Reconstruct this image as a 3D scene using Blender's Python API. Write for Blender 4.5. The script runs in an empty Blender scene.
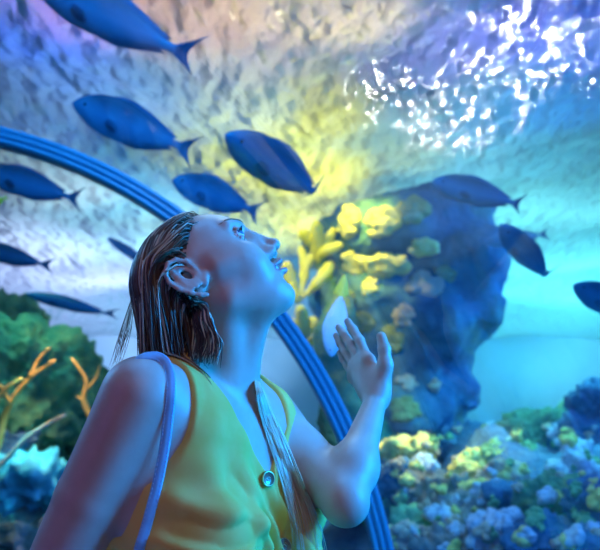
import bpy, math, random
import numpy as np
from mathutils import Vector, Matrix, noise as mnoise
from mathutils.bvhtree import BVHTree
rng = np.random.default_rng(7)
random.seed(7)
scene = bpy.context.scene
COL = scene.collection

# ------------------------------------------------------------------ camera
CAMZ, PITCH, FPX = 1.2, math.radians(15), 824.0
CAM = np.array([0.0, 0.0, CAMZ])
AX_R = np.array([1.0, 0, 0])
AX_F = np.array([0, math.cos(PITCH), math.sin(PITCH)])
AX_U = np.array([0, -math.sin(PITCH), math.cos(PITCH)])

def P(px, py, d):
    """world point seen at photo pixel px,py at optical depth d (metres)"""
    return CAM + AX_F * d + AX_R * ((px - 300) / FPX * d) + AX_U * ((275 - py) / FPX * d)

def ray(px, py):
    v = AX_F + AX_R * ((px - 300) / FPX) + AX_U * ((275 - py) / FPX)
    return v / np.linalg.norm(v)

cd = bpy.data.cameras.new('camera')
cam = bpy.data.objects.new('camera', cd)
COL.objects.link(cam)
cam.location = CAM
cam.rotation_euler = (math.radians(90) + PITCH, 0, 0)
cd.sensor_width = 36
cd.lens = FPX / 600 * 36
cd.clip_start = 0.02
cd.dof.use_dof = True
cd.dof.focus_distance = 1.12
cd.dof.aperture_fstop = 6.5
scene.camera = cam

# ------------------------------------------------------------------ helpers
def tag(o, label=None, cat=None, group=None, kind=None):
    if label: o['label'] = label
    if cat: o['category'] = cat
    if group: o['group'] = group
    if kind: o['kind'] = kind
    return o

def empty(name, loc=(0, 0, 0), parent=None):
    o = bpy.data.objects.new(name, None)
    COL.objects.link(o)
    o.location = loc
    o.empty_display_size = .05
    if parent: o.parent = parent
    return o

def mesh_obj(name, verts, faces, mat, parent=None, smooth=True, mats=None, fmat=None):
    me = bpy.data.meshes.new(name)
    v = np.asarray(verts, dtype=np.float32)
    if isinstance(faces, np.ndarray):
        n, k = faces.shape
        me.vertices.add(len(v)); me.vertices.foreach_set('co', v.ravel())
        me.loops.add(n * k); me.loops.foreach_set('vertex_index', faces.ravel().astype(np.int32))
        me.polygons.add(n); me.polygons.foreach_set('loop_start', np.arange(0, n * k, k, dtype=np.int32))
        me.update(calc_edges=True)
    else:
        me.from_pydata([tuple(map(float, p)) for p in v], [], faces)
        me.update()
    me.polygons.foreach_set('use_smooth', [smooth] * len(me.polygons))
    for m in (mats or [mat]): me.materials.append(m)
    if fmat is not None: me.polygons.foreach_set('material_index', np.asarray(fmat, dtype=np.int32))
    o = bpy.data.objects.new(name, me)
    COL.objects.link(o)
    if parent is not None:
        o.parent = parent
        pl = Vector(parent.location)
        q = parent.parent
        while q is not None:
            pl = pl + Vector(q.location); q = q.parent
        if pl.length > 0: me.transform(Matrix.Translation(-pl))
    return o

class MB:
    """collects polygons of one mesh"""
    def __init__(s): s.v = []; s.f = []
    def add(s, v, f):
        b = len(s.v); s.v += [tuple(map(float, p)) for p in v]; s.f += [tuple(i + b for i in q) for q in f]
    def tube(s, pts, rad, n=8, cap=True, flat=1.0):
        pts = [Vector(p) for p in pts]
        if not hasattr(rad, '__len__'): rad = [rad] * len(pts)
        V = []; F = []
        up = Vector((0.13, 0.21, 1)).normalized()
        for i, p in enumerate(pts):
            t = (pts[min(i + 1, len(pts) - 1)] - pts[max(i - 1, 0)]).normalized()
            a = t.cross(up)
            if a.length < .05: a = t.cross(Vector((1, 0, 0)))
            a.normalize(); b = a.cross(t)
            for k in range(n):
                w = 2 * math.pi * k / n
                V.append(p + (a * math.cos(w) + b * math.sin(w) * flat) * rad[i])
        for i in range(len(pts) - 1):
            for k in range(n):
                F.append((i * n + k, i * n + (k + 1) % n, (i + 1) * n + (k + 1) % n, (i + 1) * n + k))
        if cap:
            F.append(tuple(range(n))[::-1]); F.append(tuple(range((len(pts) - 1) * n, len(pts) * n)))
        s.add(V, F)
    def obj(s, name, mat, parent=None, smooth=True):
        return mesh_obj(name, s.v, s.f, mat, parent, smooth)

def bez(pts, n):
    """Catmull-Rom through pts -> n samples"""
    pts = [np.array(p, float) for p in pts]
    pts = [2 * pts[0] - pts[1]] + pts + [2 * pts[-1] - pts[-2]]
    m = len(pts) - 3
    out = []
    for i in range(n):
        t = i / (n - 1) * m; k = min(int(t), m - 1); t -= k
        a, b, c, d = pts[k:k + 4]
        out.append(.5 * ((2 * b) + (c - a) * t + (2 * a - 5 * b + 4 * c - d) * t * t + (3 * b - a - 3 * c + d) * t ** 3))
    return out

# ------------------------------------------------------------------ materials
def nmat(name, col=(.5, .5, .5), rough=.5, spec=.5, metal=0, **kw):
    m = bpy.data.materials.new(name); m.use_nodes = True
    b = m.node_tree.nodes['Principled BSDF']
    b.inputs['Base Color'].default_value = (*col, 1)
    b.inputs['Roughness'].default_value = rough
    b.inputs['Metallic'].default_value = metal
    b.inputs['Specular IOR Level'].default_value = spec
    for k, v in kw.items(): b.inputs[k.replace('_', ' ')].default_value = v
    return m

def N(m, t, **kw):
    n = m.node_tree.nodes.new(t)
    for k, v in kw.items():
        if k in n.inputs: n.inputs[k].default_value = v
        else: setattr(n, k, v)
    return n
def L(m, a, b): m.node_tree.links.new(a, b)

def noisy(name, cols, scale=8, rough=.6, bump=.3, bscale=None, spec=.4, detail=6, dist=.01, pos=None, **kw):
    """procedural noise-coloured material in object coordinates"""
    m = nmat(name, cols[0], rough, spec, **kw)
    b = m.node_tree.nodes['Principled BSDF']
    tc = N(m, 'ShaderNodeTexCoord')
    nz = N(m, 'ShaderNodeTexNoise', Scale=scale, Detail=detail, Roughness=.6)
    L(m, tc.outputs['Object'], nz.inputs['Vector'])
    cr = N(m, 'ShaderNodeValToRGB')
    el = cr.color_ramp.elements
    ps = pos or [.3 + .4 * i / (len(cols) - 1) for i in range(len(cols))]
    el[0].position = ps[0]; el[0].color = (*cols[0], 1)
    el[1].position = ps[-1]; el[1].color = (*cols[-1], 1)
    for i in range(1, len(cols) - 1):
        e = el.new(ps[i]); e.color = (*cols[i], 1)
    L(m, nz.outputs['Fac'], cr.inputs['Fac']); L(m, cr.outputs['Color'], b.inputs['Base Color'])
    if bump:
        n2 = N(m, 'ShaderNodeTexNoise', Scale=bscale or scale * 3, Detail=8)
        L(m, tc.outputs['Object'], n2.inputs['Vector'])
        bp = N(m, 'ShaderNodeBump', Strength=bump, Distance=dist)
        L(m, n2.outputs['Fac'], bp.inputs['Height']); L(m, bp.outputs['Normal'], b.inputs['Normal'])
    return m

# ------------------------------------------------------------------ SDF toolkit
def sdCone(X, a, b, ra, rb):
    a = np.asarray(a, np.float32); b = np.asarray(b, np.float32)
    ba = b - a; l2 = float(ba @ ba)
    px, py, pz = X[0] - a[0], X[1] - a[1], X[2] - a[2]
    t = np.clip((px * ba[0] + py * ba[1] + pz * ba[2]) / l2, 0, 1)
    return np.sqrt((px - t * ba[0]) ** 2 + (py - t * ba[1]) ** 2 + (pz - t * ba[2]) ** 2) - (ra + (rb - ra) * t)

def sdEll(X, c, r, M=None):
    """M rows = local axes in world"""
    p = [X[i] - c[i] for i in range(3)]
    if M is not None: p = [p[0] * M[j][0] + p[1] * M[j][1] + p[2] * M[j][2] for j in range(3)]
    k0 = np.sqrt(sum((p[i] / r[i]) ** 2 for i in range(3)))
    k1 = np.sqrt(sum((p[i] / r[i] ** 2) ** 2 for i in range(3))) + 1e-9
    return k0 * (k0 - 1) / k1

def smin(a, b, k):
    h = np.maximum(k - np.abs(a - b), 0) / k
    return np.minimum(a, b) - h * h * k * .25
def smax(a, b, k): return -smin(-a, -b, k)

def surface_nets(Fd, xs, ys, zs):
    ins = Fd < 0
    nx, ny, nz = Fd.shape
    act = np.zeros((nx - 1, ny - 1, nz - 1), bool)
    s0 = ins[:-1, :-1, :-1]
    for dx in (0, 1):
        for dy in (0, 1):
            for dz in (0, 1):
                if dx + dy + dz: act |= ins[dx:nx - 1 + dx, dy:ny - 1 + dy, dz:nz - 1 + dz] != s0
    I, J, K = np.nonzero(act)
    idx = np.full(act.shape, -1, np.int32); idx[I, J, K] = np.arange(len(I))
    pos = np.zeros((len(I), 3)); cnt = np.zeros(len(I))
    corners = [(dx, dy, dz) for dx in (0, 1) for dy in (0, 1) for dz in (0, 1)]
    val = {c: Fd[I + c[0], J + c[1], K + c[2]] for c in corners}
    for c in corners:
        for ax in range(3):
            if c[ax] == 0:
                e = list(c); e[ax] = 1; e = tuple(e)
                a, b = val[c], val[e]
                m = (a < 0) != (b < 0)
                t = np.where(m, a / np.where(m, a - b, 1), 0)
                p = np.zeros((len(I), 3)); p[:] = c; p[:, ax] += t
                pos[m] += p[m]; cnt += m
    pos /= cnt[:, None]
    def co(arr, i, f): return arr[i] + (arr[i + 1] - arr[i]) * f
    V = np.stack([co(xs, I, pos[:, 0]), co(ys, J, pos[:, 1]), co(zs, K, pos[:, 2])], 1)
    Q = []
    for ax in range(3):
        sl0 = [slice(None)] * 3; sl1 = [slice(None)] * 3
        sl0[ax] = slice(0, -1); sl1[ax] = slice(1, None)
        a = ins[tuple(sl0)]; b = ins[tuple(sl1)]
        ch = a != b
        o1, o2 = [(1, 2), (2, 0), (0, 1)][ax]
        ii = np.array(np.nonzero(ch))
        ok = (ii[o1] > 0) & (ii[o2] > 0) & (ii[o1] < Fd.shape[o1] - 1) & (ii[o2] < Fd.shape[o2] - 1)
        ii = ii[:, ok]
        inside_a = a[tuple(ii)]
        def cell(d1, d2):
            q = ii.copy(); q[o1] -= d1; q[o2] -= d2
            return idx[q[0], q[1], q[2]]
        q = np.stack([cell(1, 1), cell(0, 1), cell(0, 0), cell(1, 0)], 1)
        q[~inside_a] = q[~inside_a][:, ::-1]
        Q.append(q)
    Q = np.concatenate(Q)
    return V, Q

class Field:
    def __init__(s, xs, ys, zs):
        s.xs, s.ys, s.zs = [np.asarray(a, np.float32) for a in (xs, ys, zs)]
        s.F = np.full((len(xs), len(ys), len(zs)), .06, np.float32)
    def box(s, lo, hi):
        sl = []
        for a, l, h in zip((s.xs, s.ys, s.zs), lo, hi):
            i0 = max(0, np.searchsorted(a, l) - 1); i1 = min(len(a), np.searchsorted(a, h) + 1)
            sl.append(slice(i0, max(i1, i0 + 1)))
        X = [s.xs[sl[0]][:, None, None], s.ys[sl[1]][None, :, None], s.zs[sl[2]][None, None, :]]
        return tuple(sl), X
    def cone(s, a, b, ra, rb, k=.02, op='u'):
        a = np.array(a, float); b = np.array(b, float); m = max(ra, rb) + k + .015
        sl, X = s.box(np.minimum(a, b) - m, np.maximum(a, b) + m)
        s.comb(sl, sdCone(X, a, b, ra, rb), k, op)
    def ell(s, c, r, M=None, k=.02, op='u'):
        m = max(r) + k + .015
        c = np.array(c, float)
        sl, X = s.box(c - m, c + m)
        s.comb(sl, sdEll(X, c, r, M), k, op)
    def comb(s, sl, d, k, op):
        if op == 'u': s.F[sl] = smin(s.F[sl], d, k)
        else: s.F[sl] = smax(s.F[sl], -d, k)
# ================================================================== PERSON
# head frame (mm): F forward, U up, R towards her right side
HR = np.array([[0.76557779, -0.64239604, -0.0348995], [0.63607899, 0.74768964, 0.19069276], [-0.09640628, -0.16818898, 0.9810292]])
HM = np.stack([AX_R * HR[0, j] + AX_U * HR[1, j] - AX_F * HR[2, j] for j in range(3)])      # rows F,U,R in world
HO = P(246.5, 232, 1.12)
def H(f, u, r): return HO + (HM[0] * f + HM[1] * u + HM[2] * r) * .001
# torso frame
SH_N = P(140, 396, 1.0); SH_F = P(278, 421, 1.27)
TS = SH_F - SH_N; TS[2] = 0; TS /= np.linalg.norm(TS)
TG = np.array([TS[1], -TS[0], 0.0]); TU = np.array([0, 0, 1.0])
TO = (SH_N + SH_F) / 2
def T(s, g, u): return TO + TS * s + TG * g + TU * u
TM = np.stack([TS, TG, TU])

xs = np.arange(-.42, .17, .0022)
ys = np.arange(.78, 1.44, .0022)
zs = np.concatenate([np.arange(-.01, .93, .012), np.arange(.93, 1.36, .0028), np.arange(1.36, 1.70, .0022)])
B = Field(xs, ys, zs)
# --- torso
B.ell(T(0, -.005, -.13), (.135, .088, .19), TM, .03)
B.ell(T(0, .0, -.30), (.115, .08, .16), TM, .05)
B.ell(T(0, -.015, -.47), (.160, .105, .14), TM, .06)
for sg in (-1, 1):
    B.cone(T(sg * .02, -.02, .055), T(sg * .135, -.012, .004), .038, .034, .05)      # trapezius
    B.ell(T(sg * .078, .052, -.165), (.058, .058, .060), TM, .035)                   # breast
    B.cone(T(sg * .018, .040, -.004), T(sg * .125, .020, .022), .008, .009, .022)    # clavicle
    B.cone(T(sg * .085, .01, -.04), T(sg * .1, .0, -.16), .062, .05, .04)
B.cone(T(0, -.03, -.02), T(0, -.06, -.12), .06, .06, .05)
# --- neck
NB = T(-.005, -.012, .02)
NT = H(-95, -45, 0)
B.cone(NT, NB, .050, .054, .03)
B.cone(H(-80, -62, 38), T(-.016, .036, .004), .011, .009, .026)                      # neck muscle to the notch
B.cone(H(-80, -62, -38), T(.016, .036, .004), .011, .009, .026)
B.cone(H(-52, -95, 0), T(0, .036, .02), .016, .014, .03)                             # throat
# keep a copy of the trunk for the clothes
TR = B.F.copy()
# --- near arm
EN = P(29, 632, .97)
B.cone(SH_N + [0, 0, .0], SH_N * .55 + EN * .45, .047, .0435, .038)
B.cone(SH_N * .55 + EN * .45, EN, .0435, .037, .004)
WN = P(75, 815, .99)
MN = EN * .7 + WN * .3
B.cone(EN, MN, .035, .036, .02); B.cone(MN, WN, .036, .023, .02)
# --- far arm
EF = P(344, 499, 1.08)
m1 = SH_F * .5 + EF * .5
SA = P(266, 424, 1.26); m1 = SA * .5 + EF * .5
B.cone(SA, m1, .041, .0345, .045)
B.cone(m1, EF, .0345, .030, .03)
WF = P(376.5, 398, 1.235)
m2 = EF * .72 + WF * .28
B.cone(EF, m2, .029, .0285, .010); B.cone(m2, WF, .0285, .0158, .03)
B.ell(EF + [.004, 0, -.010], (.022, .022, .022), None, .02)
TA = B.F.copy()
# --- hands
def hand(W, fing, thumb, pad, palmn, k=.008):
    """fing: 4 lists of points from knuckle to tip (index..little)"""
    for i, pts in enumerate(fing):
        r0 = [.0088, .009, .0086, .0076][i]
        B.cone(W, pts[0], .0125, .0105, .014)
        rr = [r0, r0 * .92, r0 * .84, r0 * .68]
        for j in range(3): B.cone(pts[j], pts[j + 1], rr[j], rr[j + 1], .004)
    for i in range(3): B.cone(fing[i][0], fing[i + 1][0], .0105, .010, .010)
    c = sum(p[0] for p in fing) / 4
    B.cone(W * .65 + c * .35, W * .25 + c * .75, .0165, .0155, .02)
    for j, (ra, rb, kk) in enumerate([(.0145, .0115, .016), (.0105, .0095, .006), (.0095, .0075, .004)]):
        B.cone(thumb[j], thumb[j + 1], ra, rb, kk)
fi = [
    [P(367.5, 361, 1.262), P(359.5, 341, 1.290), P(353, 330, 1.308), P(347.8, 321.5, 1.318)],
    [P(361.5, 363.5, 1.277), P(351, 345, 1.308), P(344.5, 335, 1.327), P(339, 327.5, 1.340)],
    [P(356.5, 369, 1.291), P(346.5, 353, 1.320), P(340.8, 343, 1.337), P(336.5, 335.5, 1.347)],
    [P(355, 377, 1.300), P(348, 366, 1.322), P(343.5, 359, 1.334), P(339.8, 352.5, 1.342)]]
th = [P(381, 386, 1.238), P(385.5, 365, 1.236), P(384.3, 349, 1.243), P(381.3, 336.5, 1.252)]
hand(WF, fi, th, None, None)
def near_hand():
    d = np.array([.10, .12, -1.0]); d /= np.linalg.norm(d)
    fw = np.array([.75, .62, .1]); sd = np.array([-.6, .72, 0])
    out = []
    for i in range(4):
        k = WN + d * (.088 - .004 * abs(i - 1)) + fw * (.028 - .019 * i)
        ln = [.07, .078, .072, .056][i]
        out.append([k, k + d * ln * .45 + sd * .004, k + d * ln * .72 + sd * .014, k + d * ln * .93 + sd * .026])
    t = [WN + d * .018 + fw * .016, WN + d * .05 + fw * .042, WN + d * .078 + fw * .052, WN + d * .1 + fw * .055]
    hand(WN, out, t, None, None)
near_hand()
# --- legs and feet, below the frame
for sg in (-1, 1):
    hip = T(sg * .085, -.01, -.53); kn = T(sg * .085, .01, -.87); an = T(sg * .085, -.035, -1.245)
    B.cone(hip, kn, .082, .052, .04); B.cone(kn, kn * .7 + an * .3, .05, .052, .03); B.cone(kn * .7 + an * .3, an, .052, .034, .03)
    B.cone(an + [0, 0, -.02], an - TG * .02 + [0, 0, -.035], .034, .032, .03)
    B.cone(an + [0, 0, -.03], an + TG * .15 + [0, 0, -.045], .034, .024, .03)

# --- head in its own frame
sl, X = B.box(HO - .24, HO + .16)
D = [(X[0] - HO[0]) * 1000., (X[1] - HO[1]) * 1000., (X[2] - HO[2]) * 1000.]
C = [(D[0] * HM[j][0] + D[1] * HM[j][1] + D[2] * HM[j][2]).astype(np.float32) for j in range(3)]
C = [np.broadcast_to(c, C[0].shape) for c in C]
S = [C[0], C[1], np.abs(C[2])]                # mirrored side
def E(c, r, X=C): return sdEll(X, c, r)
def K(a, b, ra, rb, X=S): return sdCone(X, a, b, ra, rb)
def rotFU(c, r, deg, X=C):
    a = math.radians(deg); M = np.array([[math.cos(a), math.sin(a), 0], [-math.sin(a), math.cos(a), 0], [0, 0, 1]])
    return sdEll(X, c, r, M)
h = E((-86, 5, 0), (86, 65, 72))
h = smin(h, E((-52, -32, 0), (47, 60, 60)), 22)
h = smin(h, E((-35, -70, 0), (31, 34, 37)), 22)
h = smin(h, K((-74, -66, 46), (-25, -101, 9), 13, 11), 20)              # jaw
h = smin(h, K((-50, -62, 20), (-30, -84, 10), 26, 22), 20)
h = smin(h, E((-19, -101, 0), (15, 13.5, 17)), 14)                        # chin
h = smin(h, K((-34, -32, 46), (-62, -26, 58), 13, 10), 22)              # cheekbone
h = smin(h, E((-24, -46, 34), (17, 20, 17), S), 20)                     # cheek
h = smin(h, K((-5, 12, 10), (-18, 13, 42), 6.5, 5.5), 12)               # brow
h = smax(h, -E((-3, -6, 33), (17, 11, 18), S), 11)                     # eye socket
lid = E((-18.5, -5, 32), (13.6, 13.6, 13.6), S)
h = smin(h, lid, 3)
h = smin(h, K((-6.5, .8, 21), (-10, 1.5, 42), 2.2, 1.6), 4)               # upper lid fold
h = smax(h, -rotFU((-6, -5.8, 32), (14, 4.6, 13.5), -6, S), 2)         # lid opening
h = smax(h, -E((-18.5, -5, 32), (12.4, 12.4, 12.4), S), 1)
# nose
h = smin(h, K((-4, 0, 0), (17, -36, 0), 6.5, 6.2, C), 9)
h = smin(h, E((17, -38.5, 0), (8, 8, 8.5), C), 6)
h = smin(h, E((7, -45, 11), (8.5, 6, 5.5), S), 6)
h = smin(h, K((0, -12, 5), (2, -42, 13), 4, 5), 12)
h = smax(h, -rotFU((11.5, -48.5, 6.8), (6.5, 6, 3.9), 15, S), 2)            # nostril
# lips
h = smin(h, K((3, -55, 0), (3, -60, 0), 4, 4, C), 6)
h = smin(h, K((7.5, -61, 4), (-11, -65.5, 23), 4.8, 2.2), 4)
h = smin(h, K((4.5, -73.5, 0), (-10.5, -68, 21), 5.6, 2.2), 4)
h = smax(h, -E((2, -67.2, 0), (15, 3.2, 19)), 2)                        # parted mouth
h = smax(h, -K((0, -87, 0), (-2, -87, 12), 3, 1), 8) 
# ear
ea = math.radians(20); ES = .80
e0, e1 = S[0] + 101, S[1] + 15
S_keep = S
S = [(e0 * math.cos(ea) + e1 * math.sin(ea)) / ES - 103, (-e0 * math.sin(ea) + e1 * math.cos(ea)) / ES - 18, (S[2] - 69) / ES + 71]
ear = sdEll([S[0], S[1], S[2] - (S[0] + 90) * -.45], (-104, -18, 76), (17, 29, 3.6))
rim = [(-86, -14, 72), (-88, 0, 75), (-97, 10, 79), (-108, 11, 83), (-118, 3, 86), (-121, -10, 87), (-117, -24, 85), (-109, -36, 81), (-101, -45, 77), (-95, -49, 74)]
for a_, b_ in zip(rim[:-1], rim[1:]): ear = smin(ear, K(a_, b_, 3.1, 3.1), 2.5)
ear = smin(ear, E((-96, -46, 74.5), (7, 8, 3.6), S), 4)
ear = smin(ear, K((-92, -46, 73), (-82, -38, 68), 5.5, 6, S), 4)
ear = smin(ear, K((-110, 0, 82), (-108, -26, 81), 2.6, 2.4), 3)         # inner ridge
ear = smin(ear, K((-87, -20, 72), (-88, -27, 72), 3.6, 3, ), 3)         # tragus
ear = smin(ear, E((-87, -35, 69), (8, 9, 6), S), 5)
ear = smax(ear, -E((-99, -17, 82), (6, 10.5, 6), S), 4) * ES
S = S_keep
h = smin(h, ear, 4)
h = smin(h, E((-99, -34, 66), (10, 8, 8), S), 4)
B.F[sl] = smin(B.F[sl], h * .001, .022)
V, Q = surface_nets(B.F, B.xs, B.ys, B.zs)
# regions for materials
ctr = V[Q].mean(1)
loc = ((ctr - HO) @ HM.T) * 1000
f, u, r = loc.T
ar = np.abs(r)
fmat = np.zeros(len(Q), np.int32)
cran = ((f + 88) / 89) ** 2 + ((u - 8) / 66) ** 2 + (r / 73) ** 2
hairline = np.where(ar < 45, -30 - ar * .45 , -50 - (ar - 45) * 1.2)
isear = (ar > 70) & (f > -124) & (f < -80) & (u < 16) & (u > -56)
sc_ = (cran < 1.5) & (ctr[:, 2] > 1.25) & (~isear) & (((u > 40) & (f < -42 - ar * .25)) | ((u <= 40) & (f < np.interp(u, [-60, -20, 10, 40], [-122, -112, -84, -50]))))
fmat[sc_] = 1
lipz = (ar < 25 - 0) & (f > -14) & (u > -79.5 + ar * .38) & (u < -57.5 - ar * .26) & (f - (.5 - ar * .55) > 0)
fmat[lipz] = 2
inm = (ar < 20) & (np.abs(u + 67.2) < 2.6) & (f < 1) & (f > -18)
fmat[inm & (cran < 9)] = 3

def skinmat():
    m = noisy('skin', [(.62, .40, .33), (.70, .47, .39)], 30, .42, .12, 400, spec=.45, dist=.0006)
    b = m.node_tree.nodes['Principled BSDF']
    b.inputs['Subsurface Weight'].default_value = .12
    b.inputs['Subsurface Radius'].default_value = (.012, .005, .003)
    return m
M_skin = skinmat()
M_scalp = nmat('scalp_hair', (.12, .075, .05), .6)
M_lip = nmat('lips', (.62, .26, .26), .3)
M_mouth = nmat('mouth', (.12, .03, .03), .6)
woman = empty('person', (float(TO[0]), float(TO[1]), 0))
tag(woman, 'young woman in a yellow green buttoned top looking up with one hand raised', 'person')
body = mesh_obj('body', V, Q, None, woman, mats=[M_skin, M_scalp, M_lip, M_mouth], fmat=fmat)
bvh_body = BVHTree.FromPolygons([tuple(v) for v in V], [tuple(q) for q in Q])

# eyes
M_eye = nmat('eyeball', (.85, .85, .88), .12, .6)
M_iris = nmat('iris', (.10, .22, .32), .15); M_pup = nmat('pupil', (.005, .005, .008), .1)
for sg, gz in ((1, 0), (-1, 0)):
    mb_v = []; mb_f = []; fm = []
    c = H(-18.5, -5, 32 * sg)
    look = HM[0] * .86 + HM[1] * .22 + HM[2] * .36; look /= np.linalg.norm(look)
    e1 = np.cross(look, HM[1]); e1 /= np.linalg.norm(e1); e2 = np.cross(e1, look)
    rings, seg = 24, 32
    angs = [0] + list(np.linspace(.02, math.pi, rings))
    for a in angs:
        rr = .0122 + (.0006 * max(0, 1 - (a / .5) ** 2))
        for k in range(seg):
            w = 2 * math.pi * k / seg
            mb_v.append(c + (look * math.cos(a) + (e1 * math.cos(w) + e2 * math.sin(w)) * math.sin(a)) * rr)
    for i in range(len(angs) - 1):
        for k in range(seg):
            mb_f.append((i * seg + k, (i + 1) * seg + k, (i + 1) * seg + (k + 1) % seg, i * seg + (k + 1) % seg))
            am = (angs[i] + angs[i + 1]) / 2
            fm.append(2 if am < .22 else 1 if am < .55 else 0)
    ey = mesh_obj('eye', mb_v, mb_f, None, woman, mats=[M_eye, M_iris, M_pup], fmat=fm)

# eyebrows, lashes, teeth
M_brow = nmat('brow_hair', (.28, .17, .12), .7)
M_lash = nmat('lash', (.01, .008, .01), .6)
def on_body(p, d, off=.0004):
    hit = bvh_body.ray_cast(Vector(p), Vector(d))
    return np.array(hit[0]) + np.array(hit[1]) * off if hit[0] is not None else None
for sg in (1, -1):
    m = MB()
    for i in range(70):
        t = i / 69 + random.uniform(-.01, .01); 
        rr = (9 + 36 * t) * sg; uu = 12 + 6 * math.sin(t * 2.2) + random.uniform(-2.4, 2.4) * (1 - .7 * t)
        a = on_body(H(40, uu, rr), -HM[0]); b = on_body(H(40, uu + 1.2, rr + 6 * sg), -HM[0])
        if a is None or b is None or np.linalg.norm(a - b) > .02: continue
        m.tube([a, (a + b) / 2 + HM[0] * .0006, b], [.0003, .00035, .0001], 4)
    m.obj('eyebrow', M_brow, woman)
    m = MB()
    for i in range(36):
        t = i / 35
        r_ = 20 + 24 * t
        uu = -5.4 + 5 * math.sqrt(max(0, 1 - ((r_ - 32) / 12.5) ** 2)) - (t - .5) * 1.5
        ff = -18.5 + math.sqrt(max(0, 13.6 ** 2 - (r_ - 32) ** 2 - (uu + 5) ** 2))
        p = H(ff, uu, r_ * sg); q = H(ff + 4.0, uu + 2.2, (r_ + (t - .4) * 6) * sg); md = H(ff + 2.6, uu + .4, (r_ + (t - .4) * 3) * sg)
        m.tube([p, md, q], [.0003, .0002, .0001], 4)
    m.obj('eyelash', M_lash, woman)
M_teeth = nmat('teeth', (.85, .84, .80), .2)
m = MB()
for i in range(-4, 5):
    r_ = i * 3.9; ff = -2.0 - (abs(r_) / 17) ** 2 * 9
    pts = [H(ff + 1, -61.5, r_), H(ff + 1.8, -64, r_), H(ff + 1.8, -67.2, r_), H(ff + .8, -68.2, r_)]
    m.tube(pts, [.0019, .0021, .002, .0012], 8)
m.obj('teeth', M_teeth, woman)

# ------------------------------------------------------------------ clothes
gx = xs; sel = np.where((zs > .48) & (zs < 1.40))[0]
zz = zs[sel]
tr = TR[:, :, sel].copy(); ta = TA[:, :, sel].copy()
X = [xs[:, None, None].astype(np.float32), ys[None, :, None].astype(np.float32), zz[None, None, :].astype(np.float32)]
DX = [X[i] - TO[i] for i in range(3)]
s_ = DX[0] * TS[0] + DX[1] * TS[1]; g_ = DX[0] * TG[0] + DX[1] * TG[1]; u_ = DX[2] + 0 * s_
s_ = s_ + 0 * u_; g_ = g_ + 0 * u_
# skirt
sk = np.sqrt((s_ / (.165 - .12 * np.minimum(u_ + .45, 0))) ** 2 + ((g_ + .015) / (.115 - .14 * np.minimum(u_ + .45, 0))) ** 2)
sk = (sk - 1) * .12
th_ = np.arctan2(g_, s_)
sk = sk + .006 * np.sin(th_ * 17 + 2 * np.sin(u_ * 6)) * np.clip((-.5 - u_) * 6, 0, 1)
sk = np.maximum(np.maximum(sk, u_ + .42), -(u_ + .80))
d = smin(np.where((u_ > -.22) & (s_ < -.02), smax(ta - .004, np.abs(s_) - .155, .004), tr - .005).astype(np.float32), sk, .03)
d = np.minimum(d, tr - .005)
# soft folds in the cloth: pulled towards the button line
fold = .0062 * np.sin((u_ * 1.0 + s_ * .9) * 105 + 3 * np.sin(s_ * 30)) * np.exp(-((u_ + .16) / .055) ** 2) * np.clip(g_ * 14, 0, 1)
fold += .0058 * np.sin((u_ * .5 - s_ * 1.2) * 85 + 2 * np.sin(u_ * 35)) * np.exp(-((u_ + .13) / .07) ** 2) * np.clip(1 - np.abs(s_ + .07) * 12, 0, 1) * np.clip(g_ * 16, 0, 1)
fold += .0042 * np.exp(-((s_ - .012 + .1 * (u_ + .1)) / .0035) ** 2) * np.clip(g_ * 20, 0, 1)      # placket edge
fold += .0025 * np.exp(-((np.abs(s_) - .045 - .25 * np.clip(u_ + .2, 0, .3)) / .01) ** 2) * np.sin(u_ * 60) * np.clip(g_ * 16, 0, 1) * .4
d = d - np.maximum(fold * 1.15 + .0015, -.002)
neck = np.where(g_ > -.01, (np.abs(s_) - np.interp(u_, [-.10, -.085, -.02, .05], [-.002, .008, .062, .095]).astype(np.float32)) * .85, np.maximum(np.abs(s_) - .078, -(u_ + .02)))
d = smax(d, -neck, .004)
lim = np.interp(u_, [-.20, -.14, -.10, -.05, .04], [.30, .25, .155, .137, .122]).astype(np.float32)
arm = lim - np.abs(s_)
arm = np.where(u_ < -.2, 1, arm).astype(np.float32)
d = smax(d, -arm, .004)
d = smax(d, np.abs(s_) - .17 - np.where(u_ < -.35, .2, 0).astype(np.float32), .01)
V2, Q2 = surface_nets(d.astype(np.float32), B.xs, B.ys, zz.astype(np.float32))
# keep the arms outside the cloth: nothing to do, the arms cover it
M_dress = noisy('yellow_green_cloth', [(.86, .52, .11), (.92, .60, .17)], 25, .8, .25, 900, spec=.15, dist=.0005)
dress = mesh_obj('top', V2, Q2, M_dress, woman)
bvh_dress = BVHTree.FromPolygons([tuple(v) for v in V2], [tuple(q) for q in Q2])
both = [bvh_body, bvh_dress]
def px_hit(px, py, trees=both, maxd=1.5):
    best = None
    for t in trees:
        h_ = t.ray_cast(Vector(CAM), Vector(ray(px, py)))
        if h_[0] is not None and h_[3] < maxd and (best is None or h_[3] < best[3]): best = h_
    return best
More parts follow.
